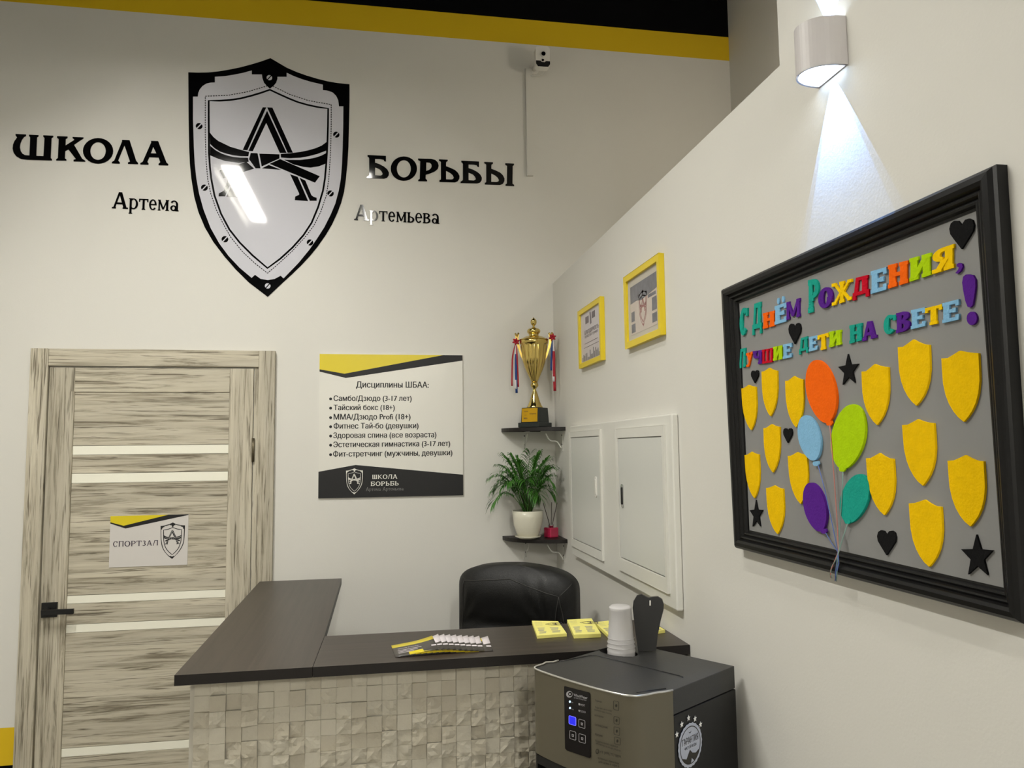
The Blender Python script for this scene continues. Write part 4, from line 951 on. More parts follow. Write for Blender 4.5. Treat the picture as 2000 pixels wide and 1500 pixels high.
balloon('orange', 568, 176, 79, 168, 605, 345, .05); balloon('blue', 505, 424, 59, 121, 534, 560, .05)
balloon('purple', 535, 792, 57, 130, 576, 920, .25); balloon('lime', 711, 417, 89, 173, 674, 590, -.03); balloon('teal', 745, 747, 73, 131, 703, 868, -.05)
for (pts, m) in (([(602, 355), (625, 640), (640, 860), (648, 1030), (625, 1085), (606, 1130), (606, 1168)], 'string_r'), ([(540, 570), (575, 700), (612, 870), (645, 1030), (640, 1085), (632, 1140), (632, 1180)], 'string_b'),
                 ([(672, 605), (665, 760), (655, 900), (648, 1030), (642, 1090), (640, 1140), (638, 1188)], 'string_g'), ([(697, 880), (672, 955), (650, 1030), (636, 1070), (612, 1110), (604, 1150), (614, 1170)], 'string_g'), ([(580, 930), (612, 985), (645, 1030), (650, 1090), (636, 1150), (630, 1186)], 'string_b')):
    q_ = [bp(*kb(x, y), .006 if y < 1000 else .020) for x, y in pts]
    obj('string', MB().tube(q_, .0009, 5), M[m], t, smooth=True)

# ------------------------------------------------------------------ wall lamp (up and down light)
lw = right(1657, 127, 0); lc = V((0, -2.228, 0)); lz0, lz1 = 2.320, 2.408
t = empty('wall_lamp', (0, lc.y, lz0), 'white rounded up-and-down wall lamp throwing a bluish beam', 'wall lamp')
def dshape(r0, r1, n=24): return [(-r0 * math.sin(PI * k / n) ** .8 - .0006, lc.y + r1 * math.cos(PI * k / n)) for k in range(n + 1)]
outer = dshape(.066, .045)
inn = dshape(.061, .040)
obj('shell', MB().poly([V((a, b_, lz0)) for a, b_ in outer], (0, 0, 1), lz1 - lz0, [[V((a - .002, b_, lz0)) for a, b_ in inn]]), M['lamp_white'], t)
for (z_, s, lab) in ((lz0 + .010, 1, 'lower'), (lz1 - .012, -1, 'upper')):
    obj('diffuser', MB().poly([V((a - .002, b_, z_)) for a, b_ in inn], (0, 0, 1), .002), M['lamp_glow'], t)
def spot(loc, dirv, power, angle, blend, size=.003):
    l = bpy.data.lights.new('wall_lamp_beam', 'SPOT'); l.energy = power; l.color = (.20, .44, 1.0); l.spot_size = math.radians(angle); l.spot_blend = blend; l.shadow_soft_size = size
    o = bpy.data.objects.new('wall_lamp_beam', l); COL.objects.link(o); o.location = loc; o.rotation_mode = 'QUATERNION'
    o.rotation_quaternion = V(dirv).to_track_quat('-Z', 'Y')
for s in (-1, 1):
    zz = lz0 + .006 if s < 0 else lz1 - .006
    spot((-.011, lc.y, zz), (.06, -.035, s), 8, 55, .015, .001)
    spot((-.011, lc.y, zz), (.06, -.040, s), 11, 47, .02, .001)

# ------------------------------------------------------------------ reception desk
ZD = 1.15; TD = .024
x_l, x_i, y_f, y_i, y_b = -1.263, -.946, -1.502, -1.198, -.23
t = empty('reception_desk', (-.65, -1.3, 0), 'L-shaped reception desk with dark top and white stone-clad front', 'reception desk')
seam = level(611, 1302, ZD)
mt = MB().poly([V((x_l, y_f, ZD - TD)), V((seam.x - .0006, y_f, ZD - TD)), V((x_i - .0006, y_i, ZD - TD)), V((x_i, y_b, ZD - TD)), V((x_l, y_b, ZD - TD))], (0, 0, 1), TD)
def top_mats(mb):
    mb.mi = [0 if (mb.v[f[1]] - mb.v[f[0]]).cross(mb.v[f[2]] - mb.v[f[0]]).normalized().z > .9 else 1 for f in mb.f]
top_mats(mt); obj('countertop', mt, [M['wenge_y'], M['wenge_edge']], t)
mt = MB().poly([V((seam.x + .0006, y_f, ZD - TD)), V((-.0015, y_f, ZD - TD)), V((-.0015, y_i, ZD - TD)), V((x_i + .0006, y_i, ZD - TD))], (0, 0, 1), TD)
top_mats(mt); obj('countertop', mt, [M['wenge_x'], M['wenge_edge']], t)
yp = -1.458; zt = ZD - TD - .0005
sx_ = onp(366, 1480, (0, yp - .012, 0), (0, 1, 0)).x
obj('front_panel', MB().box((sx_, yp, .0), (-.03, yp + .018, zt)), M['trim_grey'], t)
obj('side_panel', MB().box((x_l + .03, yp + .02, 0), (x_l + .048, y_b - .03, zt)), M['trim_grey'], t)
obj('end_panel', MB().box((-.030, y_f + .02, 0), (-.004, y_i - .02, zt)), M['wenge_edge'], t)
obj('desk_shelf', MB().box((x_i + .02, yp + .02, .74), (-.032, y_i + .04, .765)), M['wenge_x'], t)
TW = .0365; TH = .0368
zs0 = zt - .0005; ncol = int((-.034 - sx_) / TW); rows = 8
variants = []
for k in range(22):
    r2 = random.Random(100 + k); fl = r2.random() < .42
    n = 4; vs = []; fs = []
    tilt = (r2.uniform(-.004, .004), r2.uniform(-.004, .004)); cr = r2.uniform(0, PI); off = r2.uniform(-.3, .3)
    for j in range(n + 1):
        for i in range(n + 1):
            uu, vv = i / n - .5, j / n - .5
            if fl: dpt = .004 + tilt[0] * uu * .8 + r2.uniform(-.0003, .0003)
            else:
                rd = (uu * math.cos(cr) + vv * math.sin(cr)) - off
                dpt = .0075 + tilt[0] * uu * 2 + tilt[1] * vv * 2 - .007 * max(0, rd) * 2 + r2.uniform(-.0024, .0024)
                if i in (0, n) or j in (0, n): dpt -= .0012
            vs.append(V((uu * (TW - .0006), -max(.002, dpt), vv * (TH - .0006))))
    idx = lambda i, j: j * (n + 1) + i
    for j in range(n):
        for i in range(n):
            a, b_, c, d_ = idx(i, j), idx(i + 1, j), idx(i + 1, j + 1), idx(i, j + 1)
            fs += [(a, b_, c), (a, c, d_)] if r2.random() < .5 else [(a, b_, d_), (b_, c, d_)]
    rim = [idx(i, 0) for i in range(n + 1)] + [idx(n, j) for j in range(1, n + 1)] + [idx(i, n) for i in range(n - 1, -1, -1)] + [idx(0, j) for j in range(n - 1, 0, -1)]
    base = len(vs); vs += [V((vs[r_].x, 0, vs[r_].z)) for r_ in rim]; m_ = len(rim)
    for a in range(m_):
        b_ = (a + 1) % m_; fs.append((rim[a], base + a, base + b_, rim[b_]))
    me = bpy.data.meshes.new('stone_tile'); me.from_pydata(vs, [], fs); me.materials.append(M['stone'] if k % 3 else M['stone2']); me.update()
    variants.append((me, fl))
r3 = random.Random(5)
flats = [m_ for m_, f_ in variants if f_]; roughs = [m_ for m_, f_ in variants if not f_]
for j in range(rows):
    for i in range(ncol):
        me = r3.choice(flats if r3.random() < (.75 if j < 2 else .3) else roughs)
        o = bpy.data.objects.new('stone_tile', me); COL.objects.link(o); o.parent = t
        o.location = V((sx_ + .010 + TW * (i + .5), yp - .0005 - r3.choice((0, .001, .004, .007)), zs0 - TH * (j + .5))) - t.location
rest = MB()
for j in range(rows, int(zs0 / TH)):
    for i in range(ncol):
        x = sx_ + .010 + TW * (i + .5); z_ = zs0 - TH * (j + .5); h_ = r3.uniform(.003, .010)
        rest.box((x - TW * .49, yp - .0004 - h_, z_ - TH * .49), (x + TW * .49, yp - .0004, z_ + TH * .49))
obj('stone_cladding', rest, M['stone'], t, kind='stuff')

# ------------------------------------------------------------------ flyers fanned on the desk
zf = ZD + .0006
fl0 = level(773, 1262, zf); 
NF = 10
ORD = ['second', 'third', 'fourth', 'fifth', 'sixth', 'seventh', 'eighth', 'ninth']
for k in range(NF):
    a = math.radians(4 - .6 * k); ex = V((math.cos(a), math.sin(a), 0)); ey = V((-math.sin(a), math.cos(a), 0))
    o = V((-.757 + .0145 * k + (.008 if k == NF - 1 else 0), -1.462 + .0012 * k, zf)); Wf, Hf = .108, .118
    lab = 'leaflet lying on top at the left end of the fan, yellow band bare' if k == 0 else ('leaflet sticking out farthest at the right end of the fan' if k == NF - 1 else 'leaflet fanned on the desk, %s from the left' % ORD[k - 1])
    g = empty('leaflet', o, lab, 'leaflet', 'fan of leaflets on the desk')
    def P(u_, v_, h_=0, k=k): return o + ex * u_ * Wf + ey * v_ * Hf + V((0, 0, h_ + min(NF - 1 - k, max(0, u_) / .134) * .0017))
    curl = lambda u_, v_: .028 * max(0, (u_ - .5)) ** 1.6 * max(0, v_) * (1 if k else .6)
    b = MB(); nx, ny = 6, 4
    vs = [P(i / nx, j / ny, .0004 + curl(i / nx, j / ny)) for j in range(ny + 1) for i in range(nx + 1)]
    b.add(vs, [(j * (nx + 1) + i, j * (nx + 1) + i + 1, (j + 1) * (nx + 1) + i + 1, (j + 1) * (nx + 1) + i) for j in range(ny) for i in range(nx)])
    b.mi = [(2 if (j >= 2 and i >= 5 and k) else 1 if j == 3 or (j == 0 and 2 <= i <= 3) else 0) for j in range(ny) for i in range(nx)]
    so = obj('sheet', b, [M['flyer_dark'], M['print_yellow'], M['flyer_white']], g, smooth=True)
    md = so.modifiers.new('thick', 'SOLIDIFY'); md.thickness = .0003; md.offset = -1
    mb = MB()
    type_mb('Школа борьбы', P(.12, .55, .0011), P(.6, .55, .0011), (0, 0, 1), .0001, .02, mb)
    for j, yy in enumerate((.42, .32, .22)): mb.poly([P(.1, yy, .0011), P(.66 - .1 * j, yy, .0011), P(.66 - .1 * j, yy + .03, .0011), P(.1, yy + .03, .0011)], (0, 0, 1), .0001)
    mb.poly([P(.88, .30, .0009 + curl(.88, .3)), P(.99, .26, .0009 + curl(.99, .26)), P(.99, .34, .0009 + curl(.99, .34)), P(.88, .38, .0009 + curl(.88, .38))], (0, 0, 1), .0001)
    obj('printing', mb, M['flyer_white'], g)
    obj('gold_curve', MB().poly([P(.3, .04, .0011), P(.62, .0, .0011), P(.8, .0, .0011), P(.6, .08, .0011)], (0, 0, 1), .0001), M['print_yellow'], g)

# ------------------------------------------------------------------ yellow note pads
cn = lambda a, b_: (980 + a / 4, 1150 + b_ / 4)
def pad(pts, h_, label, vis=1.0):
    P4 = [level(*cn(*q_), ZD + h_) for q_ in pts]   # TL TR BR BL
    P4 = [V((q_.x, q_.y, ZD + .0005)) for q_ in P4]
    c = sum(P4, V()) / 4
    g = empty('note_pad', (c.x, c.y, ZD + .0005), label, 'note pad', 'yellow note pads on the desk')
    obj('paper_block', MB().poly(P4, (0, 0, 1), h_), M['note_yellow'], g)
    Q = lambda u_, v_: P4[3].lerp(P4[2], u_).lerp(P4[0].lerp(P4[1], u_), v_) + V((0, 0, h_ + .0002))
    mb = MB()
    for (a, b_, s) in ((.08, .86, 'Артема'), (.08, .76, 'ШКОЛА'), (.08, .66, 'БОРЬБЫ')): type_mb(s, Q(a, b_), Q(a + .26, b_), (0, 0, 1), .0001, .02, mb)
    for j in range(5):
        for (a, wd_) in ((.1, .26), (.55, .30)):
            y_ = .45 - j * .08; mb.poly([Q(a + .02 * (j % 2), y_), Q(a + wd_ - .03 * (j % 3), y_), Q(a + wd_ - .03 * (j % 3), y_ + .035), Q(a + .02 * (j % 2), y_ + .035)], (0, 0, 1), .0001)
    obj('printing', mb, M['print_grey'], g)
    ex = (Q(1, 0) - Q(0, 0)).normalized()
    # the shield lies on its side, tip to the left
    emblem(Q(.44, .74), (Q(0, 1) - Q(0, 0)).length * .19, -(Q(0, 1) - Q(0, 0)).normalized(), (0, 0, 1), g, M['print_ink'], M['note_yellow'], .0003)
pad([(235, 250), (440, 254), (508, 350), (277, 368)], .008, 'yellow note pad leftmost on the desk, in front of the chair')
pad([(510, 242), (702, 232), (775, 352), (563, 360)], .010, 'yellow note pad with raised corner, second from the left')
pad([(725, 262), (905, 242), (985, 352), (830, 362)], .008, 'yellow note pad half hidden behind the cup stack')
pad([(1120, 312), (1235, 298), (1276, 322), (1160, 338)], .008, 'yellow note pad by the wall behind the black lid')

# ------------------------------------------------------------------ office chair
A0, B0 = V((-.492, -.50, 0)), V((-.122, -.755, 0))
ex = (B0 - A0).normalized(); nf = V((ex.y, -ex.x, 0));
if nf.dot(CAM - A0) < 0: nf = -nf
mid = (A0 + B0) / 2; HW = (B0 - A0).length / 2 + .008
t = empty('office_chair', (mid.x, mid.y, 0) + V((0, 0, 0)) if False else V((mid.x, mid.y, 0)) - nf * .0, 'black leather office chair behind the reception desk', 'office chair')
zt_ = 1.238; zb_ = .60
def back_pt(u_, v_, side):
    """u,v in -1..1 over the cushion; side = +1 front, -1 rear"""
    uu = u_; vv = v_
    # rounded upper corners (superellipse)
    W_ = HW * (1 - .05 * max(0, -vv))
    pz = (zt_ + zb_) / 2 + vv * (zt_ - zb_) / 2
    top = max(0, (vv - .70) / .30); hwid = W_ * (.0 + 1.0 * (1 - top ** 3.0) ** (1 / 2.6)) if top < 1 else 0
    hwid = max(hwid, W_ * .0)
    edge = 1 - abs(uu) ** 5
    bulge = .030 * edge * (1 - max(0, vv) ** 8)
    if side > 0:
        z_rel = (pz - zb_) / (zt_ - zb_)
        head = .026 * math.exp(-((z_rel - .86) / .13) ** 2) * edge
        crease = -.016 * math.exp(-((z_rel - .66) / .035) ** 2) * (1 - uu ** 4)
        lower = .018 * math.exp(-((z_rel - .56) / .09) ** 2) * edge
        fold = 0
        for (cx0, sg) in ((-.95, 1), (.62, -1)):
            th = math.atan2((z_rel - .64) * 2, (uu - cx0) * sg + .001); rr = math.hypot((z_rel - .64) * 2, uu - cx0)
            fold += .0055 * math.sin(th * 13) * math.exp(-(rr / .45) ** 2)
        d_ = bulge + head + crease + lower + fold * edge
    else: d_ = -.055 - .02 * edge
    return mid + ex * uu * hwid + nf * (d_ + .0) + V((0, 0, pz - .012 * (1 - abs(uu)) * 0))
nu, nv = 48, 56
def shell(side):
    vs = []; 
    for j in range(nv + 1):
        v_ = -1 + 2 * (j / nv) ** .9 if False else -1 + 2 * math.sin(j / nv * PI / 2)
        for i in range(nu + 1): vs.append(back_pt(-1 + 2 * i / nu, v_, side))
    return vs
f_ = shell(1); r_ = shell(-1); vs = f_ + r_; N_ = len(f_); fs = []
ix = lambda i, j: j * (nu + 1) + i
for j in range(nv):
    for i in range(nu):
        fs.append((ix(i, j), ix(i + 1, j), ix(i + 1, j + 1), ix(i, j + 1))); fs.append((N_ + ix(i, j + 1), N_ + ix(i + 1, j + 1), N_ + ix(i + 1, j), N_ + ix(i, j)))
for j in range(nv):
    fs.append((ix(0, j), ix(0, j + 1), N_ + ix(0, j + 1), N_ + ix(0, j))); fs.append((ix(nu, j + 1), ix(nu, j), N_ + ix(nu, j), N_ + ix(nu, j + 1)))
for i in range(nu):
    fs.append((ix(i, 0), N_ + ix(i, 0), N_ + ix(i + 1, 0), ix(i + 1, 0))); fs.append((ix(i, nv), ix(i + 1, nv), N_ + ix(i + 1, nv), N_ + ix(i, nv)))
bk = obj('backrest', MB().add(vs, fs), M['leather'], t, smooth=True)
def on_front(pts, off=.0012):
    return [back_pt(u_, v_, 1) + nf * off for u_, v_ in pts]
lin_ = lambda a, b_, n: [(a[0] + (b_[0] - a[0]) * k / n, a[1] + (b_[1] - a[1]) * k / n) for k in range(n + 1)]
for pts in (lin_((-.86, .80), (.0, .86), 12) + lin_((.0, .86), (.80, .70), 12)[1:], lin_((.80, .70), (.58, -.1), 20), lin_((.80, .70), (.95, -.1), 20), lin_((.80, .70), (.99, .83), 5), lin_((-.86, .80), (-.97, -.1), 20)):
    obj('seam', MB().tube(on_front(pts), .0014, 6), M['thread'], bk, smooth=True)
sc_ = mid + nf * .25
obj('seat', MB().obox(sc_ + V((0, 0, .50)), ex * .25, nf * .25, V((0, 0, .055))), M['leather'], t, bevel=.045, bseg=5, smooth=True)
for s in (-1, 1):
    b = MB(); a0 = mid + ex * s * .27
    b.tube([a0 + nf * .02 + V((0, 0, .68)), a0 + nf * .06 + V((0, 0, .72)), a0 + nf * .32 + V((0, 0, .70)), a0 + nf * .36 + V((0, 0, .62)), a0 + nf * .27 + V((0, 0, .50))], .018, 10)
    obj('armrest', b, M['black_matte'], t, smooth=True)
obj('gas_column', MB().tube([sc_ + V((0, 0, .10)), sc_ + V((0, 0, .45))], [.03, .022], 16), M['black_matte'], t, smooth=True)
for k in range(5):
    a = 2 * PI * k / 5 + .3; dv = V((math.cos(a), math.sin(a), 0))
    lg = obj('base_leg', MB().tube([sc_ + V((0, 0, .12)), sc_ + dv * .28 + V((0, 0, .075))], [.025, .014], 8), M['black_matte'], t, smooth=True)
    cc = sc_ + dv * .28 + V((0, 0, .028)); sd = V((-dv.y, dv.x, 0))
    obj('caster', MB().tube([cc - sd * .02, cc + sd * .02], .027, 14), M['black_matte'], lg, smooth=True)

# ------------------------------------------------------------------ water cooler
ZW = 1.18
Bc = V((-.189, -1.538, 0)); e1 = V((.5577, -.8300, 0)).normalized(); e2 = V((-e1.y * -1, 0, 0)); e2 = V((e1.y, -e1.x, 0))
WW = .3088; DS = .245
t = empty('water_cooler', Bc + e1 * WW / 2 + e2 * .17, 'freestanding water cooler with grey front, black sides and a control panel', 'water cooler')
G = lambda a, b_, z_: Bc + e1 * a + e2 * b_ + V((0, 0, z_))
fr = [(WW, .243), (.304, .262), (.296, .276), (.292, .290), (.288, .306), (.279, .323), (.261, .3345), (.229, .3395), (.181, .3415), (.145, .3412), (.109, .340), (.068, .337), (.030, .333), (.008, .329), (-.001, .322), (-.005, .311), (-.005, .292), (-.010, .276), (-.0, .262), (0, .245)]
body_pl = [(0, 0), (WW, 0), (WW, .243)] + [(a, .243) for a in (.2, .1)] + [(0, .243)]
obj('body', MB().poly([G(a, b_, .03) for a, b_ in [(0.001, .001), (WW - .001, .001), (WW - .001, .242), (.001, .242)]], (0, 0, 1), ZW - .05 - .032), M['cool_black'], t, bevel=.003)
# lid with a raised deck and a slot for the cups
lid_pl = [(0, 0), (WW, 0)] + fr[:-1] + [(0, .245)]
ins = [(a * .985 + .0022, b_ * .985 + .002) for a, b_ in lid_pl]
cupc = (.050, .088)
hole = [(cupc[0] + .052 * math.cos(2 * PI * k / 24), cupc[1] + .036 * math.sin(2 * PI * k / 24)) for k in range(24)]
obj('lid', MB().poly([G(a, b_, ZW - .050) for a, b_ in ins], (0, 0, 1), .047, [[G(a, b_, ZW - .050) for a, b_ in hole]]), M['cool_top'], t, bevel=.0025)
obj('cup_well', MB().poly([G(a, b_, ZW - .045) for a, b_ in hole], (0, 0, 1), .004), M['black_matte'], t)
# faint crease across the lid
b = MB()
for seg in ([(.004, .246), (.012, .205), (.022, .160), (.034, .148), (.262, .148), (.272, .152)], [(.262, .30), (.29, .24)]):
    b.tube([G(a, c, ZW - .0028) for a, c in seg], .0016, 6)
obj('lid_crease', b, M['cool_black'], t, smooth=True)
# metal fascia wraps the front
b = MB(); zf0 = 1.0; vs = []; n = len(fr)
for (a, c) in fr: vs += [G(a, c, zf0), G(a, c, ZW - .002)]
b.add(vs, [(2 * k, 2 * k + 1, 2 * k + 3, 2 * k + 2) for k in range(n - 1)])
fa = obj('front_fascia', b, M['cool_front'], t, smooth=True)
obj('trim_line', MB().tube([G(a, c, ZW - .001) for a, c in fr], .0022, 8), M['cool_trim'], t, smooth=True)
# columns and niche below
colR = [(WW, .243), (.304, .262), (.296, .276), (.292, .290), (.288, .306), (.279, .323), (.261, .3345), (.245, .337), (.235, .300), (.235, .243)]
obj('right_column', MB().poly([G(a, c, .03) for a, c in colR], (0, 0, 1), zf0 - .031), M['cool_front'], t)
colL = [(0, .243), (.012, .243), (.012, .330), (.006, .328), (-.001, .322), (-.005, .311), (-.005, .292), (-.010, .276), (-.0, .262)]
obj('left_column', MB().poly([G(a, c, .03) for a, c in colL], (0, 0, 1), zf0 - .031), M['cool_black'], t)
obj('niche', MB().poly([G(a, c, .72) for a, c in [(.013, .2445), (.234, .2445), (.234, .247), (.013, .247)]], (0, 0, 1), zf0 - .722), M['black_matte'], t)
obj('niche_ceiling', MB().poly([G(a, c, zf0 - .02) for a, c in [(.013, .248), (.234, .248), (.234, .334), (.1, .337), (.013, .330)]], (0, 0, 1), .018), M['black_matte'], t)
obj('lower_front', MB().poly([G(a, c, .03) for a, c in [(.013, .248), (.234, .248), (.234, .334), (.1, .337), (.013, .330)]], (0, 0, 1), .68), M['cool_black'], t)
for a in (.08, .16): obj('tap', MB().tube([G(a, .295, .978), G(a, .295, .93)], [.012, .008], 10), M['black_matte'], t, smooth=True)
for (a, c) in ((.04, .05), (WW - .04, .05), (.04, .28), (WW - .06, .28)): obj('foot', MB().tube([G(a, c, 0.001), G(a, c, .032)], .018, 12), M['black_matte'], t)
# prints on the front: plane through the flat part of the fascia
f0 = G(.068, .337, 0); f1_ = G(.181, .3415, 0); fx = (f1_ - f0).normalized(); fnn = fx.cross(V((0, 0, 1)))
if fnn.dot(CAM - f0) < 0: fnn = -fnn
fp = lambda px, py, o=.0012: onp(px, py, f0 + fnn * o, fnn)
c3 = lambda x, y, o=.0012: fp(980 + x / 4, 1150 + y / 4, o)
cc2 = lambda x, y, o=.0012: fp(1080 + x / 8.335, 1320 + y / 8.333, o)
scr = [c3(490, 765), c3(494, 760), c3(683, 810), c3(690, 822), c3(696, 1315), c3(690, 1322), c3(512, 1262), c3(497, 1245)]
sp = obj('control_panel', MB().poly(scr, fnn, .0012), M['screen'], t)
SO = .0026
def rr4(x0, y0, x1, y1, sl, inset=0, n=3):
    """rounded key outline in crop pixels with the slope of the panel"""
    cxm, cym = (x0 + x1) / 2, (y0 + y1) / 2; return [(a, b_ + (a - cxm) * sl) for a, b_ in rrect(cxm, cym, x1 - x0 - 2 * inset, y1 - y0 - 2 * inset, 18 - inset, 3)]
def keyring(x0, y0, x1, y1, m, name='key'):
    o_ = rr4(x0, y0, x1, y1, .30); i_ = rr4(x0, y0, x1, y1, .30, 7)
    k_ = obj(name, MB().poly([cc2(*q_, SO) for q_ in o_], fnn, .0004, [[cc2(*q_, SO) for q_ in i_]]), m, sp); return k_, i_
k_, i_ = keyring(258, 658, 378, 800, M['led_edge']); k_['label'] = 'lit blue key'
obj('key_face', MB().poly([cc2(*q_, SO) for q_ in i_], fnn, .0003), M['led_blue'], sp)
for (x0, y0, x1, y1) in ((418, 712, 526, 848), (270, 898, 378, 1038), (420, 950, 534, 1090)):
    k_, i_ = keyring(x0, y0, x1, y1, M['icon'])
    mx, my = (x0 + x1) / 2, (y0 + y1) / 2
    obj('key_symbol', MB().poly([cc2(mx - 18, my - 22, SO), cc2(mx + 18, my - 12, SO), cc2(mx + 14, my + 28, SO), cc2(mx - 14, my + 20, SO)], fnn, .0003, [[cc2(mx - 9, my - 10, SO), cc2(mx + 9, my - 5, SO), cc2(mx + 7, my + 17, SO), cc2(mx - 7, my + 12, SO)]]), M['icon'], sp)
for (x, y) in ((276, 420), (278, 523)): obj('indicator', MB().poly([cc2(*q_, SO) for q_ in ring(x, y, 15, 18, 12)], fnn, .0004), M['led'], sp)
mb = MB()
for (s, x0, y0, x1, y1) in (('HOT', 302, 438, 332, 446), ('COLD', 302, 545, 340, 557), ('●HOT', 418, 478, 525, 502), ('●COLD', 418, 582, 535, 608)): type_mb(s, cc2(x0, y0, SO), cc2(x1, y1, SO), fnn, .0003, .01, mb)
type_mb('WiseWater', cc2(342, 330, SO), cc2(565, 382, SO), fnn, .0003, .02, mb); type_mb('purified drinking water', cc2(345, 362, SO), cc2(548, 408, SO), fnn, .0003, 0, mb)
rg = [cc2(268 + 52 * math.cos(a * PI / 10), 300 + 54 * math.sin(a * PI / 10), SO) for a in range(20)]
rh = [cc2(282 + 34 * math.cos(a * PI / 10), 296 + 36 * math.sin(a * PI / 10), SO) for a in range(20)]
mb.poly(rg, fnn, .0003, [rh]); mb.poly([cc2(*q_, SO) for q_ in ring(276, 296, 16, 16, 10)], fnn, .0003)
obj('panel_lettering', mb, M['icon'], sp)
mb = MB()
for (s, x0, y0, x1, y1, bo) in (('Горячая', 690, 412, 795, 438, .01), ('Вода для чая и кофе', 690, 520, 960, 585, 0), ('нажмите одну кнопку', 672, 560, 960, 635, 0), ('ХОЛОДНАЯ', 680, 650, 822, 685, .02), ('ОХЛАЖДЕНИЕ', 684, 808, 895, 862, .02), ('Нагрев', 690, 965, 808, 995, .01),
                             ('Подключение сервиса', 692, 1070, 1055, 1170, 0), ('инженер всегда рядом', 700, 1110, 1100, 1235, 0), ('+7 (499) 777 8899', 775, 1255, 1108, 1340, .01), ('вопросы о фильтрах', 735, 1350, 1080, 1445, .01), ('для дома и офиса', 745, 1410, 1080, 1490, .01)):
    type_mb(s, cc2(x0, y0), cc2(x1, y1), fnn, .0003, bo, mb)
for (x0, y0, x1, y1) in ((985, 410, 1075, 560), (990, 665, 1082, 790), (990, 835, 1090, 965), (1000, 1000, 1100, 1120)):
    o_ = rr4(x0, y0, x1, y1, .25); i_ = rr4(x0, y0, x1, y1, .25, 6); mb.poly([cc2(*q_) for q_ in o_], fnn, .0003, [[cc2(*q_) for q_ in i_]])
    mx, my = (x0 + x1) / 2, (y0 + y1) / 2; mb.poly([cc2(*q_) for q_ in ring(mx, my, 16, 26, 10)], fnn, .0003)
o_ = ring(722, 1230, 28, 44, 16); mb.poly([cc2(*q_) for q_ in o_], fnn, .0003, [[cc2(*q_) for q_ in ring(722, 1226, 18, 30, 16)]])
obj('printed_instructions', mb, M['cool_ink'], fa)
# seal on the side
sfn = e1; sr0 = G(WW, .12, 0)
sp_ = lambda x, y, o=.0006: onp(1280 + x / 10, 1360 + y / 10, sr0 + sfn * o, sfn)
sc0 = sp_(680, 950); eL = -e2 * -1; su = V((0, 0, 1)); srt = -e2
rad = (sp_(905, 900) - sp_(440, 1000)).length / 2 * 1.0
rad = abs((sp_(905, 900) - sc0).dot(srt)) * 1.03
SP = lambda a, b_, o=0: sc0 + srt * a * rad + su * b_ * rad + sfn * o
t2 = obj('guarantee_seal', MB().poly([SP(1.0 * (1 - .035 * (k % 2)) * math.cos(2 * PI * k / 48), (1 - .035 * (k % 2)) * math.sin(2 * PI * k / 48)) for k in range(48)], sfn, .0004), M['seal'], t, label='round silver guarantee seal on the black side')
C_ = lambda r, n=36: [SP(r * math.cos(2 * PI * k / n), r * math.sin(2 * PI * k / n), .0005) for k in range(n)]
mb = MB().poly(C_(.85), sfn, .0002, [C_(.81)])
type_mb('ГАРАНТИЯ', SP(-.66, .10, .0005), SP(.66, .10, .0005), sfn, .0002, .02, mb, 1.6); type_mb('ЧИСТОЙ ВОДЫ', SP(-.50, -.12, .0005), SP(.50, -.12, .0005), sfn, .0002, .01, mb, 1.2)
mb.poly([SP(-.72, -.42, .0005), SP(-.35, -.55, .0005), SP(-.05, -.20, .0005), SP(.15, -.38, .0005), SP(.42, -.45, .0005), SP(.74, -.34, .0005), SP(.55, -.62, .0005), SP(.3, -.78, .0005), SP(.08, -.60, .0005), SP(.0, -.83, .0005), SP(-.3, -.78, .0005), SP(-.55, -.62, .0005)], sfn, .0002)
mb.poly([SP(-.12, .62, .0005), SP(0, .52, .0005), SP(.12, .62, .0005), SP(0, .57, .0005)], sfn, .0002)
obj('seal_printing', mb, M['cool_ink'], t2)
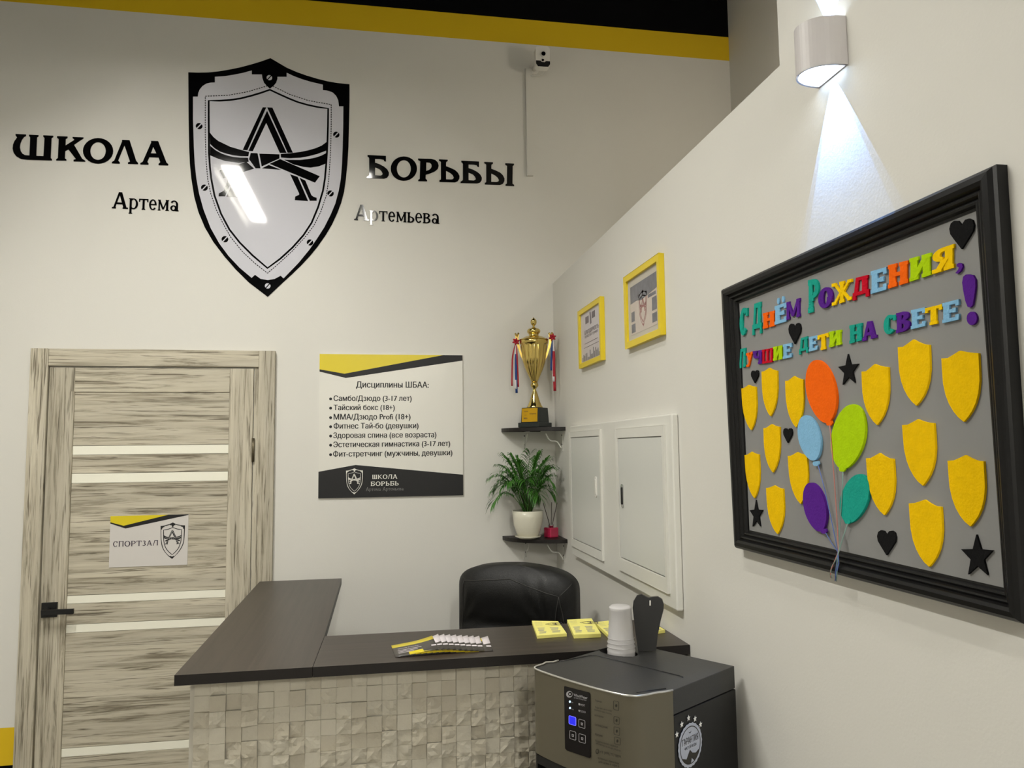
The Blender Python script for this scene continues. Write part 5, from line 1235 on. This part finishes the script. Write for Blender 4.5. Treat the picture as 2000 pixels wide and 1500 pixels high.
for (x, y) in ((420, 745), (515, 548), (647, 425), (773, 438), (880, 550)):
    c = sp_(x, y); obj('star', MB().poly([c + srt * math.cos(PI / 2 + k * PI / 5) * (.0065 if k % 2 == 0 else .003) + su * math.sin(PI / 2 + k * PI / 5) * (.0065 if k % 2 == 0 else .003) for k in range(10)], sfn, .0004), M['print_white'], t2)
# flip-up black cover of the cup holder
lc_ = G(.092, .028, ZW - .0025); vdd = (CAM - lc_); vdd.z = 0; vdd.normalize(); rx_ = V((0, 0, 1)).cross(vdd); tl = (V((0, 0, 1)) - vdd * .12 + rx_ * .03).normalized()
ol = [(-.62, 0), (.50, .02), (.60, .30), (.80, .58), (.98, .78), (1.0, .88), (.90, .97), (.62, 1.02), (.30, 1.01), (.05, .995), (-.12, 1.01), (-.42, 1.055), (-.72, 1.03), (-.95, .92), (-1.0, .80), (-.92, .60), (-.80, .32)]
hp = MB().poly([lc_ + rx_ * a * .037 + tl * b_ * .124 for a, b_ in ol], vdd, .012)
fl_ = obj('cup_cover', hp, M['black_gloss'] if False else M['cool_black'], t, bevel=.004, bseg=3)
obj('cover_mark', MB().obox(lc_ + rx_ * .0045 + tl * .112 + vdd * .0128, rx_ * .0015, tl * .006, vdd * .0004), M['print_white'], fl_)
# cups
cb = G(.058, .088, ZW - .0405)
k = empty('plastic_cup_stack', cb, 'stack of frosted plastic cups upside down on the water cooler', 'cup')
zz = .0405
prof = [(.0330, 0.0), (.0345, .004), (.0335, .012), (.0325, zz), (.0335, zz + .004), (.0318, zz + .008), (.0326, zz + .014), (.0310, zz + .018), (.0318, zz + .024), (.0302, zz + .03), (.0262, .138), (.0268, .1395), (.0262, .141), (.0268, .1425), (.0255, .145), (.0240, .1455), (.0225, .1475), (.012, .148), (.002, .1485)]
obj('cups', MB().lathe(cb, prof, 40), M['cup'], k, smooth=True)
for (z_, r) in ((zz + .012, .0333), (zz + .022, .0325), (zz + .032, .0315)): obj('cup_rim', MB().lathe(cb, [(r, z_), (r + .0006, z_ + .001), (r, z_ + .002)], 40, cap=False), M['cup'], k, smooth=True)
bpy.data.objects.remove(_fo); bpy.data.curves.remove(_fc)
